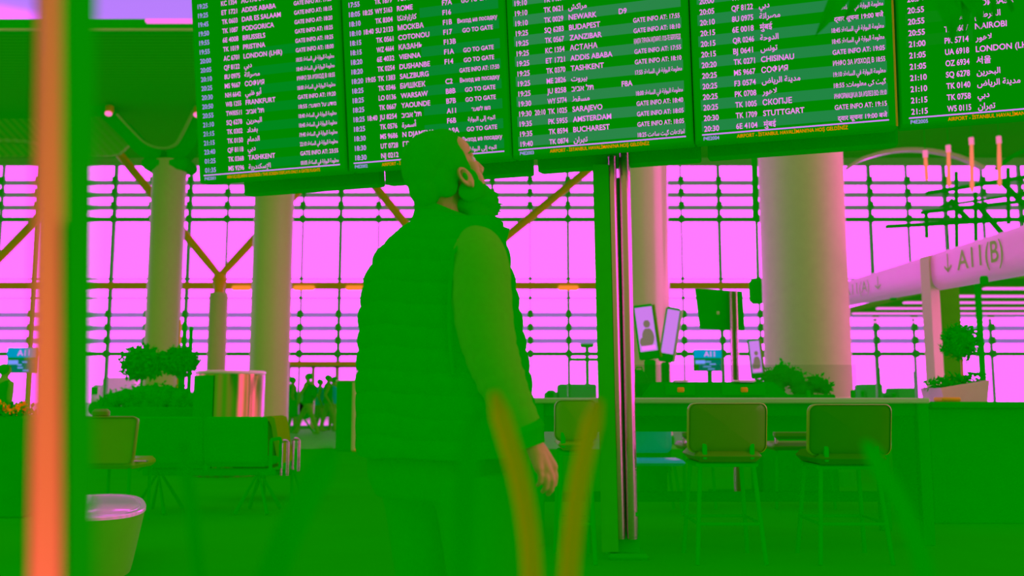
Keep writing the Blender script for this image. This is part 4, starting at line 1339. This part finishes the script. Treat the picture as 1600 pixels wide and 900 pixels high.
# ------------------------------------------------------------------ people far off by the doors
def walker(px, Y, h, yaw, label, cloth, stride=.16, bag=None, group='distant travellers by the doors'):
    x = at(px, 640, Y).x
    t = thing('person', label, 'person', (x, Y, 0), group)
    ca, sa = math.cos(yaw), math.sin(yaw)
    def P(f, l, z):
        return Vector((x + (f * ca + l * sa) * h, Y + (f * sa - l * ca) * h, z * h))
    b = B()
    b.ell(P(.015, 0, .935), (.058 * h, .046 * h, .066 * h))
    caps(b, [P(0, 0, .88), P(0, 0, .82)], [.032 * h, .034 * h], 10)
    caps(b, [P(0, 0, .79), P(0, 0, .66), P(0, 0, .53)], [.085 * h, .08 * h, .085 * h], 12)
    for s_ in (-1, 1):
        sw = stride * s_
        caps(b, [P(0, s_ * .05, .51), P(sw * .6 + .02, s_ * .05, .28), P(sw, s_ * .05, .04)], [.056 * h, .042 * h, .028 * h], 10)
        caps(b, [P(sw, s_ * .05, .03), P(sw + .08, s_ * .055, .02)], [.026 * h, .018 * h], 8)
        caps(b, [P(0, s_ * .105, .80), P(-sw * .5, s_ * .125, .64), P(-sw * .3 + .06, s_ * .12, .50)], [.034 * h, .028 * h, .02 * h], 10)
        q = P(-sw * .3 + .07, s_ * .12, .47)
        b.ell(q, (.02 * h, .014 * h, .03 * h))
    remesh(finish('body', b, mat('far_skin', (.10, .85, .02), rough=.7), t), .016, 2)
    cb_ = B()
    rs = []
    for z, a_, d_ in ((.50, .108, .085), (.60, .10, .075), (.72, .112, .08), (.80, .118, .075), (.835, .07, .055), (.85, .04, .04)):
        rs.append([P(d_ * 1.05 * math.cos(u), a_ * 1.05 * math.sin(u), z) for u in [2 * math.pi * k / 24 for k in range(24)]])
    finish('jacket', cb_.rings(rs), cloth, t)
    hb_ = B().ell(P(-.008, 0, .95), (.06 * h, .05 * h, .06 * h))
    finish('hair', hb_, m_hair, t)
    if bag:
        finish('backpack', B().box(P(-.10, 0, .70), (.16, .24, .38), .06), bag, t)
m_teal = mat('teal_cloth', (.0, .9, .45), rough=.8)
walker(481, 27.0, 1.74, math.pi * .95, 'small far silhouette with a backpack walking left by the doors', m_black, .2, m_black)
walker(456, 29.0, 1.68, .4, 'small far silhouette beside the thick column at the doors', m_black, .05)
walker(499, 29.5, 1.62, .3, 'far silhouette in teal standing right of the backpack walker', m_teal, .06)
walker(512, 29.0, 1.74, .3, 'far silhouette in dark clothes beyond the doors, between two teal ones', m_black, .12)
walker(521, 29.6, 1.70, 2.8, 'far silhouette in teal nearest the dark cabinet', m_teal, .1)
t_ = walker(3, 15.0, 1.55, 1.2, 'dark figure at the left edge below the cyan sign', m_black, .05, None, 'distant travellers at the left edge')

# ------------------------------------------------------------------ gate portal on the right
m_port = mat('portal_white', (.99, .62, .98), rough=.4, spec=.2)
b_ = m_port.node_tree.nodes['Principled BSDF']      # glow added for missing window light on beam and end post
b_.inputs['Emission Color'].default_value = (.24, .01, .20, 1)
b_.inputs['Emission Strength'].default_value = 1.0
A0, A1 = 10.6, 15.4
def boom(px0, px1, y0t, y0b, y1t, y1b, Ya, Yb_, name, parent):
    """rounded beam between two ends given by their top and bottom picture rows"""
    rs = []
    for f_ in (0, .001, .25, .5, .75, .999, 1):
        Y = 1 / ((1 - f_) / Ya + f_ / Yb_)
        px = px0 + (px1 - px0) * f_
        zt_b, zb_b = at(px, y0t + (y1t - y0t) * f_, Y).z, at(px, y0b + (y1b - y0b) * f_, Y).z
        x = at(px, 420, Y).x
        h_ = (zt_b - zb_b) / 2
        zc_ = (zt_b + zb_b) / 2
        ring = []
        for k in range(28):
            th = 2 * math.pi * k / 28
            e_ = 2 / 3.0
            ring.append(Vector((x + .28 * math.copysign(abs(math.cos(th)) ** e_, math.cos(th)) * 1.0, Y, zc_ + h_ * math.copysign(abs(math.sin(th)) ** e_, math.sin(th)))))
        rs.append(ring)
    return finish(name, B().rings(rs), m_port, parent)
base = at(1451, 640, 12.6)
t = thing('gate_portal', 'white gate portal with slanting sign beam reading A11(A) and A11(B)', 'portal', (base.x, 12.6, 0))
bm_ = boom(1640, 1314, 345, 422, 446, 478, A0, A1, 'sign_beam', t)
def on_beam(f_, v):
    """point on the beam's camera-side face; f_ 0..1 from right end to left end, v 0..1 from bottom to top"""
    Y = 1 / ((1 - f_) / A0 + f_ / A1)
    px = 1640 + (1314 - 1640) * f_
    zt_b, zb_b = at(px, 345 + (446 - 345) * f_, Y).z, at(px, 422 + (478 - 422) * f_, Y).z
    return Vector((at(px, 420, Y).x - .284, Y, zb_b + (zt_b - zb_b) * v))
m_let = mat('portal_lettering', (.42, .85, .22), rough=.6)
def beam_text(s_, px0, px1, y_lo, y_hi, arrow_px):
    # letters are laid between two picture columns on the beam's left-hand face
    v, f, (a_, c_) = text_mesh(s_)
    def place(u, w):
        px = px0 + (px1 - px0) * u
        f_ = (1640 - px) / (1640 - 1314)
        return on_beam(f_, y_lo + (y_hi - y_lo) * w)
    top = max(q[1] for q in v)
    b = B()
    b.add([place((q[0] - a_) / (c_ - a_), q[1] / .73) for q in v], f)
    w_ = arrow_px[1] - arrow_px[0]
    for pts in (((.42, 1), (.58, 1), (.58, .05), (.42, .05)), ((.5, -.02), (.5, .16), (1, .42), (1, .26)), ((.5, -.02), (.5, .16), (0, .42), (0, .26))):
        b.add([place((arrow_px[0] + w_ * p_[0] - px0) / (px1 - px0), p_[1]) for p_ in pts], [(0, 1, 2, 3)])
    return b
finish('lettering', beam_text('A11(B)', 1530, 1606, .30, .80, (1509, 1521)), m_let, bm_, smooth=False, fix=False)
finish('lettering', beam_text('A11(A)', 1346, 1386, .25, .72, (1395, 1405)), mat('portal_lettering_faint', (.6, .86, .5), rough=.6), bm_, smooth=False, fix=False)
pa, pb_ = at(1436, 402, 12.4), at(1466, 640, 12.4)
px_c = lambda px, py: at(px, py, 12.4)
tops = [at(1437, 403, 12.6), at(1451, 399, 12.35), at(1465, 399, 12.7), at(1451, 401, 13.0)]
finish('post', B().rings([[Vector((p.x, p.y, 0)) for p in tops], tops]), m_column, t, smooth=False)
q = at(1482, 450, 13.6)
finish('dark_panel', B().box((at(1480, 520, 13.4).x, 13.4, q.z / 2), (at(1497, 520, 13.4).x - at(1462, 520, 13.4).x, .2, q.z), .01), mat('panel_brown_green', (.09, .72, .01), rough=.5), t)
q = at(1327, 478, A1 + .1)
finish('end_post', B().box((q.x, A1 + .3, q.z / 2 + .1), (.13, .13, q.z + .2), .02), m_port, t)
for px, py, Y in ((1538, 441, 11.3), (1396, 466, 14.0)):
    finish('downlight', B().lathe(at(px, py + 3, Y), [(.04, 0), (.05, .02), (.05, .07), (.04, .1)], 16), m_dark, t)
# canopy with long strip lights beyond the portal
zcan = 3.5
t = thing('light_canopy', 'dark canopy soffit with rows of long pink strip lights behind the gate portal', 'canopy', (10.5, 24, 0))
xl, xr = at(1330, 490, 27).x, at(1700, 490, 27).x
finish('soffit', B().box(((xl + xr) / 2 + .12, 24.0, zcan + .12), (xr - xl, 8.9, .16), .02), mat('canopy_dark', (.12, .80, .02), rough=.6), t)
for i_, x in enumerate((xl + .3, xr)):
    for yy in (20.2, 28.1):
        finish('canopy_post', B().tube([(x, yy, 0), (x, yy, zcan + .04)], .07, 12), m_dark, t)
for py, px0, px1 in ((451, 1537, 1700), (463, 1492, 1700), (473, 1412, 1700), (482, 1370, 1700), (490, 1332, 1690), (497, 1333, 1585), (503, 1334, 1540)):
    p_, q_ = atz(px0, py, zcan), atz(px1, py, zcan)
    f_ = finish('strip_light', B().box((p_ + q_) / 2, (q_.x - p_.x, .16, .05), .015), mat('strip_glow', (0, 0, 0), emit=(1.2, .19, 1.0)), t)

# hanging orange tube lamps
for k, (px, py0, py1) in enumerate(((1448, 246, 282), (1483, 238, 292), (1519, 226, 300), (1562, 224, 292))):
    Y = 23.0
    p_, q_ = at(px - (2 if k == 0 else 1), py0, Y), at(px, py1, Y)
    t = thing('tube_lamp', ('first', 'second', 'third', 'fourth')[k] + ' glowing orange hanging tube lamp from the left, under the right screen', 'lamp', q_, 'hanging orange tube lamps')
    finish('tube', B().tube([q_, q_.lerp(p_, .08), q_.lerp(p_, .6), p_], [.03, .05, .05, .04], 14), mat('amber_glow', (0, 0, 0), emit=(1.0, .22, .12)), t)
    finish('cap', B().tube([p_, p_ + Vector((0, 0, .18))], .06, 14), mat('pink_glow', (0, 0, 0), emit=(1.0, .2, .45)), t)
    finish('suspension', B().tube([p_ + Vector((0, 0, .18)), Vector((p_.x, Y, ZC + .3))], .012, 6), m_dark, t)
# stair truss in front of the glazing
t = thing('stair_truss', 'dark green trussed walkway crossing the window behind the gate portal', 'truss', (at(1500, 350, 29).x, 29, 0))
Yt = 29.4
for p_, q_, w in (((1385, 354), (1640, 340), .12), ((1440, 332), (1640, 310), .11), ((1448, 302), (1640, 270), .12), ((1470, 322), (1640, 296), .07)):
    a, c_ = at(*p_, Yt), at(*q_, Yt)
    finish('chord', B().bar(a, c_, .2, w), m_dark, t, smooth=False)
for p_, q_ in (((1484, 312), (1517, 348)), ((1526, 318), (1566, 365)), ((1566, 284), (1600, 320))):
    finish('brace', B().bar(at(*p_, Yt), at(*q_, Yt), .12, .15), m_dark, t, smooth=False)
for px, y0, y1 in ((1494, 268, 395), (1524, 300, 385), (1575, 262, 350), (1447, 330, 372)):
    finish('upright', B().bar(at(px, y0, Yt), at(px + 1, y1, Yt), .10, .10), m_dark, t, smooth=False)
for px in (1640, 1760):
    x = at(px, 350, Yt).x
    finish('support', B().tube([(x, Yt + .2, 0), (x, Yt + .2, at(px, 345, Yt).z)], .12, 12), m_dark, t)
# pale arched rib of the ceiling at the right
t = thing('ceiling_arch', 'pale curved ceiling rib under the two rightmost screens', 'ceiling rib', at(1400, 240, 25))
finish('rib', B().rings(band(spline([(1325, 262), (1352, 246), (1402, 234), (1450, 234), (1500, 244), (1540, 262)]), 5, 25, .2)), m_column_w, t)
finish('rib', B().rings(band(spline([(1560, 262), (1590, 240), (1640, 222)]), 6, 25, .2)), m_dark, t)

# glowing blocks added for the orange highlights along the window rail
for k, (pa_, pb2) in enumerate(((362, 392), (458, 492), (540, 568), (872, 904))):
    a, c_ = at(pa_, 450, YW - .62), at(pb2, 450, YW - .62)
    single('amber_highlight', B().box(((a.x + c_.x) / 2, YW - .62, a.z), (c_.x - a.x, .1, .17), .045), mat('amber_rail_glow', (0, 0, 0), emit=(1.0, .26, .03)),
           ('amber lamp on the window rail beside the forked strut\'s neck', 'added amber highlight on the window rail right of the thicker left column', 'amber lamp on the window rail touching the man\'s back outline', 'added amber highlight on the window rail left of the chrome-edged post')[k], 'lamp', ((a.x + c_.x) / 2, YW - .62, a.z), 'added amber highlights on the window rail')

# ------------------------------------------------------------------ outside on the apron
def vehicle(px0, px1, py0, Y, label, mm2, group=None):
    x0, x1 = at(px0, 640, Y).x, at(px1, 640, Y).x
    h = at(px0, py0, Y).z
    t = thing('service_vehicle', label, 'vehicle', ((x0 + x1) / 2, Y, -.06), group)
    w = x1 - x0
    finish('box_body', B().box((x0 + w * .62, Y, .5 + (h - .5) / 2), (w * .72, 2.2, h - .5), .1), mm2, t)
    finish('cab', B().box((x0 + w * .13, Y, .5 + (h - .5) * .38), (w * .25, 2.1, (h - .5) * .76), .2), mm2, t)
    finish('windscreen', B().box((x0 + w * .10, Y - .9, .5 + (h - .5) * .55), (w * .14, .4, (h - .5) * .28), .05), m_black, t)
    for fx in (.15, .5, .85):
        for sy in (-1, 1):
            finish('wheel', B().tube([(x0 + w * fx, Y + sy * .95, .42), (x0 + w * fx, Y + sy * 1.15, .42)], .46, 20), m_black, t)
m_veh = mat('dark_vehicle', (.02, .88, .03), rough=.5)
m_vehp = mat('pale_vehicle', (.75, .8, .9), rough=.5)
vehicle(452, 488, 612, 49, 'dark service vehicle outside, behind the backpack walker', m_veh)
vehicle(493, 560, 606, 52, 'dark service vehicle outside, left of the cabinet', m_veh)
vehicle(150, 222, 590, 58, 'pale service vehicle outside, behind the left ball tree', m_vehp)
vehicle(850, 932, 600, 48, 'service vehicle outside, between the man and the post', m_veh)
vehicle(1336, 1372, 600, 60, 'dark service vehicle outside, left of the pale planter', m_veh)
vehicle(1384, 1424, 606, 60, 'low dark service vehicle outside, behind the portal post', m_veh)
def mast(px, py0, Y, label, arms=True):
    x = at(px, 620, Y).x
    z = at(px, py0, Y).z
    t = thing('apron_mast', label, 'mast', (x, Y, -.06))
    finish('pole', B().tube([(x, Y, -.06), (x, Y, z)], .14, 10), m_dark, t)
    if arms:
        finish('crossbar', B().box((x, Y, z - .9), (2.4, .2, .25), .05), m_dark, t)
        finish('lamp_head', B().box((x, Y, z + .1), (.9, .4, .5), .1), m_dark, t)
mast(918, 540, 60, 'dark mast with a crossbar outside, left of the chrome-edged post')
mast(1374, 575, 60, 'thin mast outside, left of the portal post', False)
mast(1432, 580, 60, 'thin mast outside, beside the portal post', False)
# ------------------------------------------------------------------ out-of-focus foreground
Yn = .52
t = thing('near_pole', 'blurred near pole with a glowing orange left face and dark green right face', 'pole', (at(95, 450, Yn).x, Yn, 0))
zt_n = 2.2
wl_ = bpy.data.lights.new('added_pole_lamp', 'POINT')  # unseen lamp added to brighten the orange pole face
wl_.color = (1.0, 0.0, 0.22)
wl_.energy = 4.6
wl_.shadow_soft_size = .06
wo_ = bpy.data.objects.new('added_pole_lamp', wl_)
COL.objects.link(wo_)
wo_.location = (-.42, .22, .78)
def edge(pt_, pb_, dy):
    p, q = at(*pt_, Yn + dy), at(*pb_, Yn + dy)
    return col_at(q, p, .0), col_at(q, p, zt_n)
def face(lt, lb, rt, rb, d, mm2, name):
    e4 = [edge(lt, lb, 0), edge(rt, rb, 0), edge(rt, rb, d), edge(lt, lb, d)]
    return finish(name, B().rings([[e[0] for e in e4], [e[1] for e in e4]]), mm2, t, smooth=False)
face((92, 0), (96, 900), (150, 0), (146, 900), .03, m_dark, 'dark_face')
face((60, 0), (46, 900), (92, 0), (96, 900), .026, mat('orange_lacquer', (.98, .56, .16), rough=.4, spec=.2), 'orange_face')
x0, x1 = edge((60, 0), (46, 900), 0)[0].x, edge((150, 0), (146, 900), 0)[0].x
finish('foot', B().box(((x0 + x1) / 2, Yn + .01, .01), (.14, .14, .02), .006), m_dark, t)
# tall strap-leaved plant in front of the camera's lower edge
Yl = .75
t = thing('strap_leaf_plant', 'blurred strap-leaved plant in the near foreground along the bottom edge', 'plant', (at(640, 900, Yl).x, Yl, 0))
finish('pot', B().lathe((at(640, 900, Yl).x, Yl, 0), [(.13, 0), (.18, .26), (.19, .28), (.17, .28), (.16, .24)], 32), m_black, t)
def blade(pts, wpx, mm2, Y=Yl):
    P = spline(pts, 5)
    rs = []
    n = len(P)
    for i_, p in enumerate(P):
        d = (P[min(i_ + 1, n - 1)] - P[max(i_ - 1, 0)]).normalized()
        nn = Vector((-d.y, d.x))
        w = wpx * (.35 + .65 * min(1, i_ / 3)) * .5
        u, v = at(*(p + nn * w), Y), at(*(p - nn * w), Y)
        m_ = at(*p, Y) + Vector((0, .006, 0))
        rs.append([u, m_, v, m_ + Vector((0, .0025, 0))])
    root = Vector((at(640, 900, Y).x + rnd.uniform(-.08, .08), Y + rnd.uniform(-.05, .05), .24))
    last = rs[-1]
    c_ = sum(last, Vector()) / 4
    for f_ in (.33, .66, 1.0):
        q = c_.lerp(root, f_)
        rs.append([q + (p - c_) * (1 - .6 * f_) for p in last])
    finish('leaf', B().rings(rs), mm2, t)
m_bl = mat('leaf_brown', (.34, .74, .0), rough=.7)
m_bg = mat('leaf_green', (.0, .90, .0), rough=.7)
blade([(772, 612), (792, 680), (812, 750), (826, 830), (832, 910)], 30, m_bl)
blade([(936, 625), (918, 690), (904, 760), (894, 840), (888, 915)], 30, m_bl)
blade([(752, 640), (738, 690), (728, 760), (724, 840), (722, 910)], 34, m_bg)
blade([(284, 690), (292, 740), (300, 800), (306, 860), (312, 915)], 20, m_bg)
blade([(520, 700), (492, 750), (462, 810), (436, 870), (420, 915)], 46, m_bg)
blade([(1352, 690), (1376, 730), (1404, 780), (1430, 840), (1450, 915)], 30, mat('leaf_light', (.0, .985, .0), rough=.7))
# overhanging leaves in front of the two right screens
Yo = 2.2
p_ = at(1420, -60, Yo)
t = thing('hanging_plant', 'dark overhanging leaves in front of the two rightmost departure screens', 'plant', (p_.x, Yo, p_.z))
finish('basket', B().lathe((p_.x, Yo, p_.z), [(.05, 0), (.12, .04), (.15, .14), (.15, .15), (.12, .14)], 24), m_black, t)
finish('hanger', B().tube([(p_.x, Yo, p_.z + .12), (p_.x, Yo, p_.z + 1.0)], .006, 6), m_dark, t)
def leaf(root, tip, w):
    a, c_ = Vector(root), Vector(tip)
    d = (c_ - a).normalized()
    s_ = d.cross(Vector((0, 1, 0))).normalized()
    rs = []
    for f_, k in ((0, .06), (.15, .5), (.35, .95), (.55, 1.0), (.75, .7), (.9, .35), (1, .04)):
        m_ = a.lerp(c_, f_) + Vector((0, -.05 * math.sin(math.pi * f_), 0))
        rs.append([m_ + s_ * w * k, m_ + Vector((0, .012, 0)), m_ - s_ * w * k, m_ + Vector((0, .015, 0))])
    finish('leaf', B().rings(rs), m_leaf, t)
for rp, tp, w in (((1330, -45), (1276, 54), .024), ((1350, -45), (1320, 30), .020), ((1440, -40), (1432, 14), .014), ((1440, -40), (1490, 64), .034), ((1460, -45), (1535, 42), .030), ((1470, -45), (1508, 52), .020), ((1480, -60), (1585, 16), .016), ((1500, -50), (1555, 34), .014)):
    leaf(at(*rp, Yo), at(*tp, Yo), w)
    finish('stem', B().tube([(p_.x, Yo, p_.z + .1), (p_ + at(*rp, Yo)) / 2 + Vector((0, 0, .06)), at(*rp, Yo)], .005, 6), m_leaf, t)
